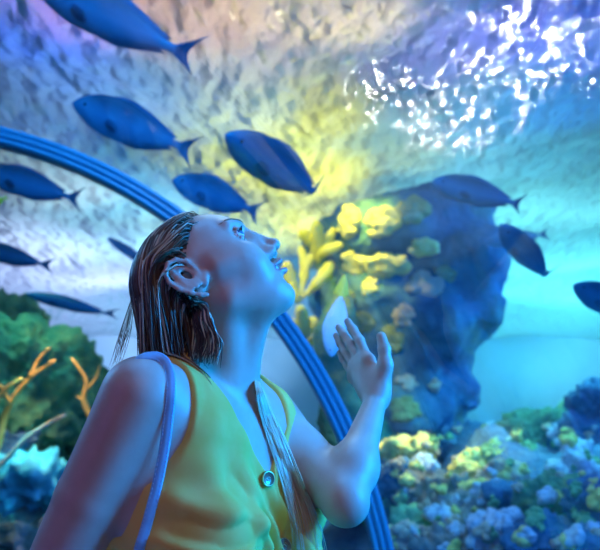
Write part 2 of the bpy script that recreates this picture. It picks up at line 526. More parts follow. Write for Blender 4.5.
# buttons
M_btn = nmat('button_shell', (.30, .20, .14), .2, .8, .3)
M_rim = nmat('button_rim', (.55, .42, .2), .3, .5, .6)
for (bx, by, rr) in ((267, 479, .0105), (284, 546, .0105), (291, 600, .0105)):
    h_ = px_hit(bx, by, [bvh_dress])
    if h_ is None: continue
    p = np.array(h_[0]) + np.array(h_[1]) * .0015; n = Vector(h_[1]); e1 = n.orthogonal().normalized(); e2 = n.cross(e1)
    m = MB(); vs = []; fs = []
    prof = [(rr * .98, -.001), (rr, .0015), (rr * .93, .0028), (rr * .8, .0026), (rr * .7, .0016), (rr * .25, .0016), (.00001, .0016)]
    for (a, b) in prof:
        for k in range(24):
            w = k * math.pi / 12
            vs.append(p + np.array(e1) * a * math.cos(w) + np.array(e2) * a * math.sin(w) + np.array(n) * b)
    for i in range(len(prof) - 1):
        for k in range(24): fs.append((i * 24 + k, i * 24 + (k + 1) % 24, (i + 1) * 24 + (k + 1) % 24, (i + 1) * 24 + k))
    fm = [1 if i // 24 in (1, 2) else 0 for i in range(len(fs))]
    bt = mesh_obj('button', vs, fs, None, woman, mats=[M_btn, M_rim], fmat=fm)
    t = MB()
    for sx in (-1, 1):
        q0 = p + np.array(e1) * .002 * sx + np.array(e2) * .002 + np.array(n) * .002
        q1 = p + np.array(e1) * .002 * sx - np.array(e2) * .002 + np.array(n) * .002
        t.tube([q0, (q0 + q1) / 2 + np.array(n) * .0012, q1], .0005, 5)
    t.obj('thread', nmat('thread', (.7, .68, .5)), bt)

# ------------------------------------------------------------------ hair
def sample(px, py, col=None): pass
GRAV = np.array([0, 0, -1.0])
kdF = B
def sdf_at(p):
    """trilinear lookup of the body field"""
    i = [np.clip(np.searchsorted(a, p[j]) - 1, 0, len(a) - 2) for j, a in enumerate((B.xs, B.ys, B.zs))]
    t = [(p[j] - a[i[j]]) / (a[i[j] + 1] - a[i[j]]) for j, a in enumerate((B.xs, B.ys, B.zs))]
    t = [min(max(x, 0), 1) for x in t]
    c = B.F[i[0]:i[0] + 2, i[1]:i[1] + 2, i[2]:i[2] + 2]
    c = c[0] * (1 - t[0]) + c[1] * t[0]; c = c[0] * (1 - t[1]) + c[1] * t[1]
    return float(c[0] * (1 - t[2]) + c[1] * t[2])
def sdf_grad(p, e=.003):
    g = np.array([sdf_at(p + np.eye(3)[j] * e) - sdf_at(p - np.eye(3)[j] * e) for j in range(3)])
    return g / (np.linalg.norm(g) + 1e-9)
HV = []; HF = []; HC = []
def ribbon(pts, w, shade):
    """a lock: flattened four-sided tube"""
    n = len(pts); b = len(HV)
    hc = HO + HM[0] * -.088
    for i, p in enumerate(pts):
        tt = pts[min(i + 1, n - 1)] - pts[max(i - 1, 0)]; tt = tt / (np.linalg.norm(tt) + 1e-9)
        out = p - hc; out = out - tt * (out @ tt); out /= np.linalg.norm(out) + 1e-9
        sd = np.cross(tt, out)
        x = i / (n - 1); ww = w * (1 - .75 * max(0, x - .55) / .45) * min(1, .5 + x * 4)
        for (a, c) in ((1, 0), (0, .55), (-1, 0), (0, -.55)): HV.append(p + sd * ww * a + out * ww * c); 
    for i in range(n - 1):
        for k in range(4):
            HF.append((b + i * 4 + k, b + i * 4 + (k + 1) % 4, b + (i + 1) * 4 + (k + 1) % 4, b + (i + 1) * 4 + k)); HC.append(shade)
def cran_pt(f, u, r):
    q = np.array([(f + 86) / 86, (u - 5) / 65, r / 72]); q /= np.linalg.norm(q)
    return q * [86, 65, 72] + [-86, 5, 0]
def grow(f, u, r, lift, w, zend, shade):
    p = H(*(cran_pt(f, u, r)))
    n0 = p - (HO - HM[0] * .088); n0 /= np.linalg.norm(n0)
    pts = [p + n0 * .001]; p = p + n0 * lift
    seed = rng.normal(size=3) * .12
    sg = 1 if r >= 0 else -1
    d = None
    for st in range(60):
        l = ((p - HO) @ HM.T) * 1000
        back = -HM[0] * 1.0 + HM[2] * sg * .12 + HM[1] * (-.10)
        gw = np.clip((-l[0] - 50) / 48, 0, 1) if l[1] > -30 else 1
        if abs(l[2]) > 55 and l[1] < 45: gw = np.clip((-l[0] - 100) / 35, 0, 1)
        if l[0] > -112 and l[1] < 20 and abs(l[2]) > 50: back = back + HM[1] * .45     # pass over the ear
        want = back * (1 - gw) + (GRAV * 1.1 + seed * .7 ) * gw
        want = want + seed * .25
        hz = NB - p; hz[2] = 0; hd = np.linalg.norm(hz)
        if p[2] < HO[2] - .05 and hd > .06: want = want + hz / hd * min(.55, (hd - .06) * 9)
        want /= np.linalg.norm(want)
        d = want if d is None else d * .42 + want * .58
        d /= np.linalg.norm(d)
        p = p + d * .0085
        for _ in range(2):
            v = sdf_at(p)
            if v < lift: p = p + sdf_grad(p) * (lift - v)
        # an ear is stood clear of
        pts.append(p.copy())
        if p[2] < zend: break
    if len(pts) > 6: ribbon(pts, w, shade)
for i in range(3400):
    # roots over the scalp
    while True:
        q = rng.normal(size=3); q /= np.linalg.norm(q)
        f_, u_r, r_ = q * [89, 66, 73] + [-88, 8, 0]
        if u_r > 35:
            ok = f_ < -33 - abs(r_) * .25 + 3 * rng.normal()
        else:
            ok = f_ < np.interp(u_r, [-60, -20, 10, 35], [-114, -110, -80, -54])
        if u_r < -35 and f_ > -125: ok = False
        if ok: break
    zend = P(0, 356, 1.12)[2] + rng.normal() * .010 - (.02 if rng.random() < .15 else 0)
    lay = rng.random()
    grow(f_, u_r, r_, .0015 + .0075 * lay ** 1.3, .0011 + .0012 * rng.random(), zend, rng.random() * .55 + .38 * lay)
for i in range(420):
    t = rng.random(); q = rng.random()
    r0 = H(-112 - 12 * q, -22 - 26 * t, 66 + 4 * rng.random())
    x1 = 214 - 26 * q - 3 * t + rng.normal() * 1.5; x2 = 216 - 34 * q + rng.normal() * 3
    dd = 1.035 + .03 * q
    c = [r0, P(203 - 20 * q + 4 * t, 302 + 5 * rng.random(), dd + .005), P(x1 - 2, 322, dd), P(x2 + 2, 342, dd), P(x2 + rng.normal() * 2, 356 + rng.normal() * 5, dd)]
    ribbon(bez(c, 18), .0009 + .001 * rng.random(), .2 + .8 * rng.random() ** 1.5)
# locks falling in front over the far shoulder
starts = []
for i in range(110):
    a = rng.normal(); t = i / 109
    px = [(250, 352), (255 + 7 * t, 385), (260 + 15 * t, 415), (272 + 18 * t + a, 450), (285 + 22 * t + a * 1.5, 492), (292 + 30 * t + a * 2, 530), (298 + 34 * t + a * 4, 580)]
    pts = []
    base = [1.20, 1.17, 1.15, 1.13, 1.11, 1.10, 1.09]
    for j, (x, y) in enumerate(px):
        h_ = px_hit(x, y) if j > 0 else None
        dd = base[j] if j < 2 else dd
        if h_ is not None:
            dd = (np.array(h_[0]) - CAM) @ AX_F - .007 - .006 * rng.random()
            if j == 1: dd = min(dd, 1.16)
            if dd > 1.25: dd = dl
        dl = dd
        pts.append(P(x, y, dd))
    pts = bez(pts, 26)
    if rng.random() < .5: pts = pts[:int(18 + 8 * rng.random())]
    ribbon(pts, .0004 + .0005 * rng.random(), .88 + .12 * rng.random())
# thin stray hairs at the shoulder
for i in range(16):
    x0 = 128 + rng.random() * 10
    pts = bez([P(134, 290 + 10 * rng.random(), 1.13), P(x0 - 6, 325, 1.12), P(x0 - 10 - 6 * rng.random(), 350, 1.10), P(x0 - 14 - 8 * rng.random(), 366 + 6 * rng.random(), 1.09)], 14)
    ribbon(pts, .0005, .3)
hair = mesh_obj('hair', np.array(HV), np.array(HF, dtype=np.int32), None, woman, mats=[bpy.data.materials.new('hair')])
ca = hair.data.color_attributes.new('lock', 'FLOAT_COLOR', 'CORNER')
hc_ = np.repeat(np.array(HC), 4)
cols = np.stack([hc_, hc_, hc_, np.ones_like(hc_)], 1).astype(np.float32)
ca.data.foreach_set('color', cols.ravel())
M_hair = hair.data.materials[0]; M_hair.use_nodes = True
b = M_hair.node_tree.nodes['Principled BSDF']
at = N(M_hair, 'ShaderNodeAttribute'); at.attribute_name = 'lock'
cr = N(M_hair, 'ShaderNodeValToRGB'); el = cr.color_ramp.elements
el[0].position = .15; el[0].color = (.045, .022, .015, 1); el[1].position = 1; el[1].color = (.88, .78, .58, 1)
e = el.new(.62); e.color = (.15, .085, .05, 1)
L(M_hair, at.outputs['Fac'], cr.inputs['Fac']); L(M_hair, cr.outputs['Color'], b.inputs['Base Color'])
b.inputs['Roughness'].default_value = .3; b.inputs['Specular IOR Level'].default_value = .7

# ------------------------------------------------------------------ shoulder bag
M_strap = noisy('strap_leather', [(.24, .52, .78), (.32, .60, .86)], 60, .45, .3, 300, dist=.0005)
bag = empty('shoulder_bag', tuple(P(110, 760, .93)))
tag(bag, 'pale blue leather shoulder bag strap over the bare near shoulder', 'bag')
sp = [(130, 362), (142, 356.5), (155, 356), (164, 361), (170, 375), (170.5, 395), (168, 420), (164, 450), (157, 485), (148, 520), (139, 550), (128, 590), (117, 650)]
pts = []
for i, (x, y) in enumerate(sp):
    h_ = px_hit(x, y)
    dd = ((np.array(h_[0]) - CAM) @ AX_F - .004) if h_ is not None else None
    pts.append([x, y, dd])
for i, p in enumerate(pts):
    if p[2] is None: p[2] = 1.02 if i < 2 else pts[i - 1][2]
pts[0][2] = max(pts[0][2], pts[1][2]); 
# a taut strap does not follow hollows
dz = [p[2] for p in pts]
for _ in range(3):
    dz = [dz[0]] + [min(dz[i], (dz[i - 1] + dz[i + 1]) / 2 + .002) for i in range(1, len(dz) - 1)] + [dz[-1]]
STRAPD = dz
cl = bez([P(p[0], p[1], z) for p, z in zip(pts, dz)], 90)
cl = [np.array(c) for c in cl]
vs = []; fs = []
for i, c in enumerate(cl):
    t = cl[min(i + 1, 89)] - cl[max(i - 1, 0)]; t /= np.linalg.norm(t)
    view = c - CAM; view /= np.linalg.norm(view)
    out = -view - TG * .0 ; 
    if i < 26: out = out * (i / 26) + (TU * .8 - TS * .2) * (1 - i / 26)
    out = out - t * (out @ t); out /= np.linalg.norm(out); sd = np.cross(t, out)
    for (a, b2) in ((-1, -.3), (-1, .3), (-.85, 1), (.85, 1), (1, .3), (1, -.3)): vs.append(c + sd * a * .0062 + out * b2 * .0016)
for i in range(89):
    for k in range(6): fs.append((i * 6 + k, i * 6 + (k + 1) % 6, (i + 1) * 6 + (k + 1) % 6, (i + 1) * 6 + k))
strap = mesh_obj('strap', vs, fs, M_strap, bag)
# rows of stitching
m = MB()
for i in range(0, 88):
    c = cl[i]; t = cl[i + 1] - c; tn = t / np.linalg.norm(t); view = c - CAM; view /= np.linalg.norm(view)
    out = -view
    if i < 26: out = out * (i / 26) + (TU * .8 - TS * .2) * (1 - i / 26)
    out = out - tn * (out @ tn); out /= np.linalg.norm(out); sd = np.cross(tn, out)
    for a in (-.0045, .0045): m.tube([c + sd * a + out * .0017, c + t * .6 + sd * a + out * .0017], .0004, 4)
m.obj('stitching', nmat('stitch', (.5, .62, .8)), strap)
# the bag itself hangs at the hip, under the frame
bc = cl[-1] + np.array([-.04, -.10, -.16])
vs = []; fs = []
for (y, w, dth) in ((.17, .02, .004), (.155, .10, .018), (.08, .115, .03), (-.06, .125, .036), (-.09, .12, .03), (-.10, .1, .02)):
    for k in range(24):
        a = 2 * math.pi * k / 24; cx = math.copysign(abs(math.cos(a)) ** .5, math.cos(a)) * w; cy = math.copysign(abs(math.sin(a)) ** .6, math.sin(a)) * dth
        vs.append(bc + TG * cx - TS * (cy + .04) + TU * (y - .02))
for i in range(5):
    for k in range(24): fs.append((i * 24 + k, i * 24 + (k + 1) % 24, (i + 1) * 24 + (k + 1) % 24, (i + 1) * 24 + k))
fs.append(tuple(range(24))[::-1]); fs.append(tuple(range(120, 144)))
mesh_obj('pouch', vs, fs, M_strap, bag)
# ================================================================== TUNNEL
TX, TZ, TR_ = -1.669, .634, 2.0
SURF = 4.0
def acrylic(name, tint=(.96, .985, 1), refl=1.0):
    m = bpy.data.materials.new(name); m.use_nodes = True
    nt = m.node_tree; nt.nodes.remove(nt.nodes['Principled BSDF'])
    out = nt.nodes['Material Output']
    tr = N(m, 'ShaderNodeBsdfTransparent'); tr.inputs['Color'].default_value = (*tint, 1)
    gl = N(m, 'ShaderNodeBsdfGlossy', Roughness=.03)
    fr = N(m, 'ShaderNodeLayerWeight', Blend=.25)
    mu = N(m, 'ShaderNodeMath', operation='MULTIPLY'); mu.inputs[1].default_value = .22 * refl
    L(m, fr.outputs['Facing'], mu.inputs[0])
    mx = N(m, 'ShaderNodeMixShader'); L(m, mu.outputs[0], mx.inputs[0]); L(m, tr.outputs[0], mx.inputs[1]); L(m, gl.outputs[0], mx.inputs[2])
    L(m, mx.outputs[0], out.inputs['Surface'])
    return m
M_acr = acrylic('clear_acrylic')
Y0, Y1 = -1.6, 5.0
def arch_pts(R, n=64):
    pts = [(TX - R, .40)] + [(TX - R * math.cos(a), TZ + R * math.sin(a)) for a in np.linspace(0, math.pi, n)] + [(TX + R, .40)]
    return pts
def extrude_arch(rins, rout, y0, y1, n=64):
    a = arch_pts(rins, n); b = arch_pts(rout, n); k = len(a)
    V = [(x, y0, z) for x, z in a] + [(x, y1, z) for x, z in a] + [(x, y0, z) for x, z in b] + [(x, y1, z) for x, z in b]
    F = []
    for i in range(k - 1):
        F += [(i, i + 1, k + i + 1, k + i), (2 * k + i, 3 * k + i, 3 * k + i + 1, 2 * k + i + 1), (i, 2 * k + i, 2 * k + i + 1, i + 1), (k + i, k + i + 1, 3 * k + i + 1, 3 * k + i)]
    return V, F
V_, F_ = extrude_arch(TR_, TR_ + .02, Y0, Y1)
vault = mesh_obj('wall_vault', V_, F_, M_acr); tag(vault, 'clear curved acrylic tunnel vault overhead', kind='structure')
ep = arch_pts(TR_); k = len(ep)
V_ = [(x, Y1, z) for x, z in ep] + [(x, Y1 + .02, z) for x, z in ep]
F_ = [tuple(range(k)), tuple(range(k, 2 * k))[::-1]]
tag(mesh_obj('window_1', V_, F_, M_acr, smooth=False), 'flat acrylic end window of the tunnel', kind='structure')

# joint ring: ridged band
M_rib = nmat('blue_seal', (.02, .27, .46), .35, .5)
prof = []
for i in range(3):                       # three beads side by side, seen face on
    r0 = 1.957 + i * .0247
    for j in range(6):
        a = math.pi * j / 5
        prof.append((r0 + .0123 - .0118 * math.cos(a), 2.985 - .024 * math.sin(a)))
prof += [(2.031, 3.04), (1.957, 3.04)]
n = 110; V_ = []; F_ = []; q = len(prof)
angs = [None] + list(np.linspace(0, math.pi, n)) + [None]
for i, a in enumerate(angs):
    for (r, y) in prof:
        if a is None: V_.append((TX + (-r if i == 0 else r), y, .40))
        else: V_.append((TX - r * math.cos(a), y, TZ + r * math.sin(a)))
for i in range(len(angs) - 1):
    for j in range(q): F_.append((i * q + j, i * q + (j + 1) % q, (i + 1) * q + (j + 1) % q, (i + 1) * q + j))
F_.append(tuple(range(q))); F_.append(tuple(range((len(angs) - 1) * q, len(angs) * q))[::-1])
rib = mesh_obj('trim_1', V_, F_, M_rib, smooth=True); tag(rib, 'blue ribbed joint ring arching round the tunnel', kind='structure')

def box(name, lo, hi, mat, label=None, parent=None):
    x0, y0, z0 = lo; x1, y1, z1 = hi
    v = [(x, y, z) for x in (x0, x1) for y in (y0, y1) for z in (z0, z1)]
    f = [(0, 1, 3, 2), (4, 6, 7, 5), (0, 4, 5, 1), (2, 3, 7, 6), (0, 2, 6, 4), (1, 5, 7, 3)]
    o = mesh_obj(name, v, f, mat, parent, smooth=False)
    if label: tag(o, label, kind='structure')
    return o
M_kerb = noisy('kerb_concrete', [(.06, .08, .12), (.09, .11, .15)], 12, .7, .2)
M_carpet = noisy('dark_carpet', [(.03, .04, .07), (.05, .06, .10)], 200, .9, .4)
box('baseboard_left', (TX - 2.12, Y0, 0), (TX - 1.9, Y1, .42), M_kerb, 'dark tunnel kerb')
box('baseboard_right', (TX + 1.9, Y0, 0), (TX + 2.12, Y1, .42), M_kerb, 'dark tunnel kerb under the acrylic')
box('floor', (TX - 1.9, Y0, -.05), (TX + 1.9, Y1, 0), M_carpet, 'dark carpeted tunnel floor')
M_tank = noisy('tank_paint', [(.30, .50, .62), (.42, .60, .70)], 1.2, .8, 0)
box('wall_back', (-9, 15.0, -.3), (8, 15.2, 6.6), M_tank, 'painted back wall of the tank')
box('wall_left', (-9.2, -2.5, -.3), (-9, 15.2, 6.6), M_tank, 'painted side wall of the tank')
box('wall_right', (8, -2.5, -.3), (8.2, 15.2, 6.6), M_tank, 'painted side wall of the tank')
box('wall_front', (-9.2, -2.7, -.3), (8.2, -2.5, 6.6), M_kerb, 'dark wall behind the viewer')
box('ceiling', (-9.2, -2.7, 6.6), (8.2, 15.2, 6.7), M_kerb, 'dark hall ceiling over the tank')

# water surface seen from below
def surfmat():
    m = bpy.data.materials.new('water_surface'); m.use_nodes = True
    nt = m.node_tree; nt.nodes.remove(nt.nodes['Principled BSDF']); out = nt.nodes['Material Output']
    tc = N(m, 'ShaderNodeTexCoord')
    mp = N(m, 'ShaderNodeMapping'); mp.inputs['Rotation'].default_value = (0, 0, .5); mp.inputs['Scale'].default_value = (1.6, .8, 1)
    L(m, tc.outputs['Object'], mp.inputs['Vector'])
    n1 = N(m, 'ShaderNodeTexNoise', Scale=5.2, Detail=2.0, Roughness=.35, Distortion=.15)
    n2 = N(m, 'ShaderNodeTexNoise', Scale=1.0, Detail=2.0, Distortion=.8)
    L(m, mp.outputs[0], n1.inputs['Vector']); L(m, mp.outputs[0], n2.inputs['Vector'])
    ad = N(m, 'ShaderNodeMath', operation='MULTIPLY_ADD'); ad.inputs[1].default_value = 1.6
    L(m, n2.outputs['Fac'], ad.inputs[0]); L(m, n1.outputs['Fac'], ad.inputs[2])
    bp = N(m, 'ShaderNodeBump', Strength=1.0, Distance=.20)
    L(m, ad.outputs[0], bp.inputs['Height'])
    n3 = N(m, 'ShaderNodeTexNoise', Scale=15.0, Detail=1.0); L(m, mp.outputs[0], n3.inputs['Vector'])
    a3 = N(m, 'ShaderNodeMath', operation='MULTIPLY_ADD'); a3.inputs[1].default_value = .22; L(m, n3.outputs['Fac'], a3.inputs[0]); L(m, ad.outputs[0], a3.inputs[2])
    bp2 = N(m, 'ShaderNodeBump', Strength=1.0, Distance=.11); L(m, a3.outputs[0], bp2.inputs['Height'])
    tl = N(m, 'ShaderNodeBsdfTranslucent'); tl.inputs['Color'].default_value = (.85, .9, .92, 1); L(m, bp.outputs[0], tl.inputs['Normal'])
    gl = N(m, 'ShaderNodeBsdfGlossy', Roughness=.10); gl.inputs['Color'].default_value = (.9, .95, 1, 1); L(m, bp2.outputs[0], gl.inputs['Normal'])
    mx = N(m, 'ShaderNodeMixShader'); mx.inputs[0].default_value = .38
    L(m, tl.outputs[0], mx.inputs[1]); L(m, gl.outputs[0], mx.inputs[2]); L(m, mx.outputs[0], out.inputs['Surface'])
    return m
M_surf = surfmat()
nx_, ny_ = 90, 70
X_, Y_ = np.meshgrid(np.linspace(-9, 8, nx_), np.linspace(-2.5, 15.0, ny_), indexing='ij')
Z_ = SURF + .03 * np.sin(X_ * 2.3 + Y_ * 1.1) + .025 * np.sin(Y_ * 3.1 - X_ * 1.7) + .015 * np.sin(X_ * 5 + 1.3 * Y_)
V_ = np.stack([X_, Y_, Z_], -1).reshape(-1, 3)
ii, jj = np.meshgrid(np.arange(nx_ - 1), np.arange(ny_ - 1), indexing='ij'); b0 = (ii * ny_ + jj).ravel()
Q_ = np.stack([b0, b0 + ny_, b0 + ny_ + 1, b0 + 1], 1).astype(np.int32)
water = mesh_obj('water_surface', V_, Q_, M_surf); tag(water, 'rippling water surface seen from below', kind='structure')

# ------------------------------------------------------------------ rocks and reef
def fbm(p, s, oct=4): return mnoise.fractal(Vector(p) * s, .9, 2.0, oct)
M_rock = noisy('reef_rock', [(.06, .09, .10), (.16, .22, .18), (.24, .22, .20), (.46, .46, .30)], 2.6, .85, .9, 14, dist=.05, pos=[.32, .45, .56, .72])
M_rock2 = noisy('algae_rock', [(.04, .12, .08), (.10, .26, .12), (.34, .40, .14)], 3.2, .85, .9, 16, dist=.05)
M_rock3 = noisy('blue_rock', [(.03, .08, .16), (.08, .20, .32), (.20, .36, .46)], 2.6, .85, .9, 14, dist=.05)
M_coral_y = noisy('yellow_coral', [(.62, .56, .12), (.80, .76, .22), (.55, .60, .18)], 6, .75, .6, 40, dist=.02)
M_coral_t = noisy('tan_coral', [(.50, .40, .26), (.66, .58, .40)], 6, .8, .7, 50, dist=.02)
M_coral_b = noisy('pale_blue_coral', [(.40, .55, .66), (.62, .74, .80)], 6, .8, .7, 50, dist=.02)
M_coral_g = noisy('green_coral', [(.12, .36, .16), (.30, .58, .24)], 6, .8, .7, 40, dist=.02)

# sea bed
def bed(x, y):
    z = .15 + .10 * math.sin(x * 1.3 + y) * math.cos(y * .9)
    if x > .2:
        t = min(max((x - .3) / .8, 0), 1)
        ridge = 1.33 * math.exp(-((y - 5.2) / 2.2) ** 2) * t
        ridge += .42 * math.exp(-((x - 2.6) / .9) ** 2 - ((y - 5.2) / 1.2) ** 2)
        z += ridge
    z += .75 * math.exp(-((x + 3.4) / 1.3) ** 2 - ((y - 7.6) / 1.3) ** 2)
    far = .8 * math.exp(-((x - 0.4) / 1.0) ** 2 - ((y - 6.6) / .9) ** 2)
    z += far
    z += .12 * fbm((x, y, .3), 1.6) + .05 * fbm((x, y, 4.3), 5)
    return z
nx_, ny_ = 190, 150
V_ = []
for i in range(nx_):
    for j in range(ny_):
        x = -9 + 17 * i / (nx_ - 1); y = -2.5 + 17.5 * j / (ny_ - 1)
        z = bed(x, y)
        if TX - 2.12 < x < TX + 2.2 and y < Y1 + .15: z = -.3
        V_.append((x, y, z))
ii, jj = np.meshgrid(np.arange(nx_ - 1), np.arange(ny_ - 1), indexing='ij'); b0 = (ii * ny_ + jj).ravel()
Q_ = np.stack([b0, b0 + ny_, b0 + ny_ + 1, b0 + 1], 1).astype(np.int32)
tag(mesh_obj('sea_bed', V_, Q_, M_rock3), 'blue lit rubble bed rising into a ridge', kind='structure')

def blob(name, parts, res, mat, amp=.06, freq=3.0, parent=None, k=.15, pit=0):
    """boulder grown from ellipsoids [(centre, radii)], roughened by noise"""
    parts = [(np.array(c, float), np.array(r, float)) for c, r in parts]
    lo = np.min([c - r for c, r in parts], 0) - .2; hi = np.max([c + r for c, r in parts], 0) + .2
    ax = [np.arange(lo[i], hi[i], res).astype(np.float32) for i in range(3)]
    X = [ax[0][:, None, None], ax[1][None, :, None], ax[2][None, None, :]]
    d = None
    for c, r in parts:
        e = sdEll(X, c, r); d = e if d is None else smin(d, e, k)
    v, q = surface_nets(d.astype(np.float32), *ax)
    c0 = np.mean([c for c, r in parts], 0)
    nrm = np.zeros_like(v)
    fn = np.cross(v[q[:, 2]] - v[q[:, 0]], v[q[:, 3]] - v[q[:, 1]])
    for j in range(4): np.add.at(nrm, q[:, j], fn)
    nrm /= np.linalg.norm(nrm, axis=1, keepdims=True) + 1e-9
    dd = np.array([fbm(p, freq, 5) * amp + abs(fbm(p + 9, freq * 2.3, 2)) * amp * pit for p in v])
    return mesh_obj(name, v + nrm * dd[:, None], q, mat, parent)

def R3(px, py, d, rpx, rpy, rd): return (P(px, py, d), (rpx / FPX * d, rd, rpy / FPX * d))
# tall dark stack in mid water
pd = 6.2
st = [R3(450, 215, pd, 36, 26, .4), R3(400, 235, pd, 60, 40, .55), R3(466, 258, pd, 30, 40, .4), R3(492, 276, pd, 13, 8, .16), R3(470, 312, pd, 31, 28, .4),
      R3(430, 330, pd, 48, 50, .5), R3(380, 300, pd + .1, 60, 60, .5), R3(415, 375, pd, 40, 40, .5), R3(450, 392, pd, 22, 17, .3), R3(400, 420, pd, 55, 40, .6), R3(340, 250, pd + .2, 40, 24, .4), R3(370, 380, pd + .1, 45, 60, .5), R3(390, 480, pd, 70, 50, .6)]
M_stack = noisy('stack_rock', [(.03, .09, .16), (.07, .20, .28), (.16, .30, .24), (.40, .42, .14)], 1.7, .85, .8, 10, dist=.05, pos=[.35, .5, .6, .74])
stack = blob('rock_stack', st, .045, M_stack, .10, 2.2, pit=.6)
tag(stack, 'tall dark blue rock stack with an overhanging face shaped edge', 'rock')
bvh_stack = BVHTree.FromPolygons([tuple(v.co) for v in stack.data.vertices], [tuple(p.vertices) for p in stack.data.polygons])
t = blob('rock', [R3(470, 405, 6.0, 8, 5, .06)], .015, M_rock3, .01, 8); tag(t, 'small dark rock knob beside the foot of the tall stack', 'rock')

def plate(name, c, nrm, r, mat, lobes=5, thick=.02, curl=.25, parent=None, seed=0):
    """shelf coral: ruffled, lobed dish"""
    n = Vector(nrm).normalized(); e1 = n.orthogonal().normalized(); e2 = n.cross(e1)
    rg = random.Random(seed); ph = rg.random() * 6.3
    nr, ns = 9, 48; V = []; F = []
    for side in (0, 1):
        for i in range(nr + 1):
            t_ = i / nr
            for k_ in range(ns):
                a = 2 * math.pi * k_ / ns
                rr = r * t_ * (1 + .16 * math.sin(lobes * a + ph) * t_ + .08 * math.sin(2.7 * lobes * a + 2 * ph) * t_ + .2 * math.sin(a + ph))
                h = curl * r * t_ ** 2 + .09 * r * t_ ** 2 * math.sin(lobes * 1.6 * a + ph * 3)
                th = thick * (1 - .75 * t_ ** 3)
                V.append(Vector(c) + e1 * rr * math.cos(a) + e2 * rr * math.sin(a) + n * (h - (th if side else 0)))
    o = (nr + 1) * ns
    for s_i in (0, 1):
        for i in range(nr):
            for k_ in range(ns):
                q = (s_i * o + i * ns + k_, s_i * o + i * ns + (k_ + 1) % ns, s_i * o + (i + 1) * ns + (k_ + 1) % ns, s_i * o + (i + 1) * ns + k_)
                F.append(q[::-1] if s_i else q)
    for k_ in range(ns): F.append((nr * ns + k_, nr * ns + (k_ + 1) % ns, o + nr * ns + (k_ + 1) % ns, o + nr * ns + k_))
    m = MB(); m.add(V, F)
    return m
def onto(px, py, tree=bvh_stack, dflt=6.0):
    h_ = tree.ray_cast(Vector(CAM), Vector(ray(px, py)))
    if h_[0] is None: return P(px, py, dflt), -AX_F
    return np.array(h_[0]), np.array(h_[1])
# plate corals growing on the stack
def dome(name, p, nn, r, mat, seed, lab, grp, flat=.35):
    """cabbage-like coral: overlapping fleshy lobes on one foot"""
    n = Vector(nn).normalized(); e1 = n.orthogonal().normalized(); e2 = n.cross(e1); rg = random.Random(seed)
    parts = [(p, (r * .7, r * .5, r * .55))]
    for k_ in range(7):
        a = 2 * math.pi * k_ / 7 + rg.random() * .6; q = r * (.45 + .25 * rg.random())
        c = np.array(p) + np.array(e1) * q * math.cos(a) + np.array(e2) * q * math.sin(a) + np.array(n) * r * (.08 + .12 * rg.random())
        s_ = r * (.30 + .16 * rg.random()); parts.append((c, (s_, s_ * .7, s_ * .7)))
    o = blob(name, parts, r / 10, mat, r * .10, 2.2 / r, k=r * .10, pit=.5)
    tag(o, lab, 'coral', grp); return o
plates = [
    (386, 264, 24, 'y', 'wide yellow coral high on the dark rock stack'),
    (424, 246, 17, 'y', 'yellow coral nearest to the head of the level swimming fish'),
    (424, 290, 24, 't', 'largest tan coral in the middle of the rock stack'),
    (371, 288, 12, 'y', 'small yellow coral just over the raised fingertips'),
    (355, 262, 15, 'y', 'yellow coral beside the yellow tail of the pale fish'),
    (404, 314, 14, 't', 'tan coral hanging right over the raised thumb'),
    (406, 383, 12, 't', 'round tan coral beside the raised wrist'),
    (434, 386, 9, 't', 'smallest tan coral on the lower rock stack'),
    (384, 222, 20, 'y', 'uppermost yellow green coral on the rock stack crown'),
    (446, 272, 15, 'o', 'olive coral towards the overhanging edge of the stack'),
    (362, 322, 17, 'o', 'olive coral close to the hand on the rock stack'),
    (392, 340, 16, 'o', 'dim olive coral behind the raised thumb'),
    (412, 212, 20, 'o', 'broad olive coral topmost on the dark stack'),
    (344, 300, 16, 'o', 'olive coral behind the pale fish'),
    (405, 410, 17, 'o', 'olive coral at the wrist side foot of the stack'),
    (352, 222, 20, 'y', 'yellow coral on the shoulder of the stack nearest the big spotted reef')]
plates[-1] = plates[-1][:4] + ('yellow coral on the stack shoulder nearest the woman',)
M_coral_o = noisy('olive_coral', [(.16, .22, .08), (.34, .36, .10), (.50, .50, .16)], 5, .8, .7, 40, dist=.02)
MC = {'o': M_coral_o, 'y': M_coral_y, 't': M_coral_t, 'g': M_coral_g, 'b': M_coral_b}
for i, (x, y, r, c, lab) in enumerate(plates):
    p, nn = onto(x, y)
    rr = r / FPX * ((p - CAM) @ AX_F)
    dome('coral', p, nn, rr, MC[c], i, lab, 'corals on the rock stack')

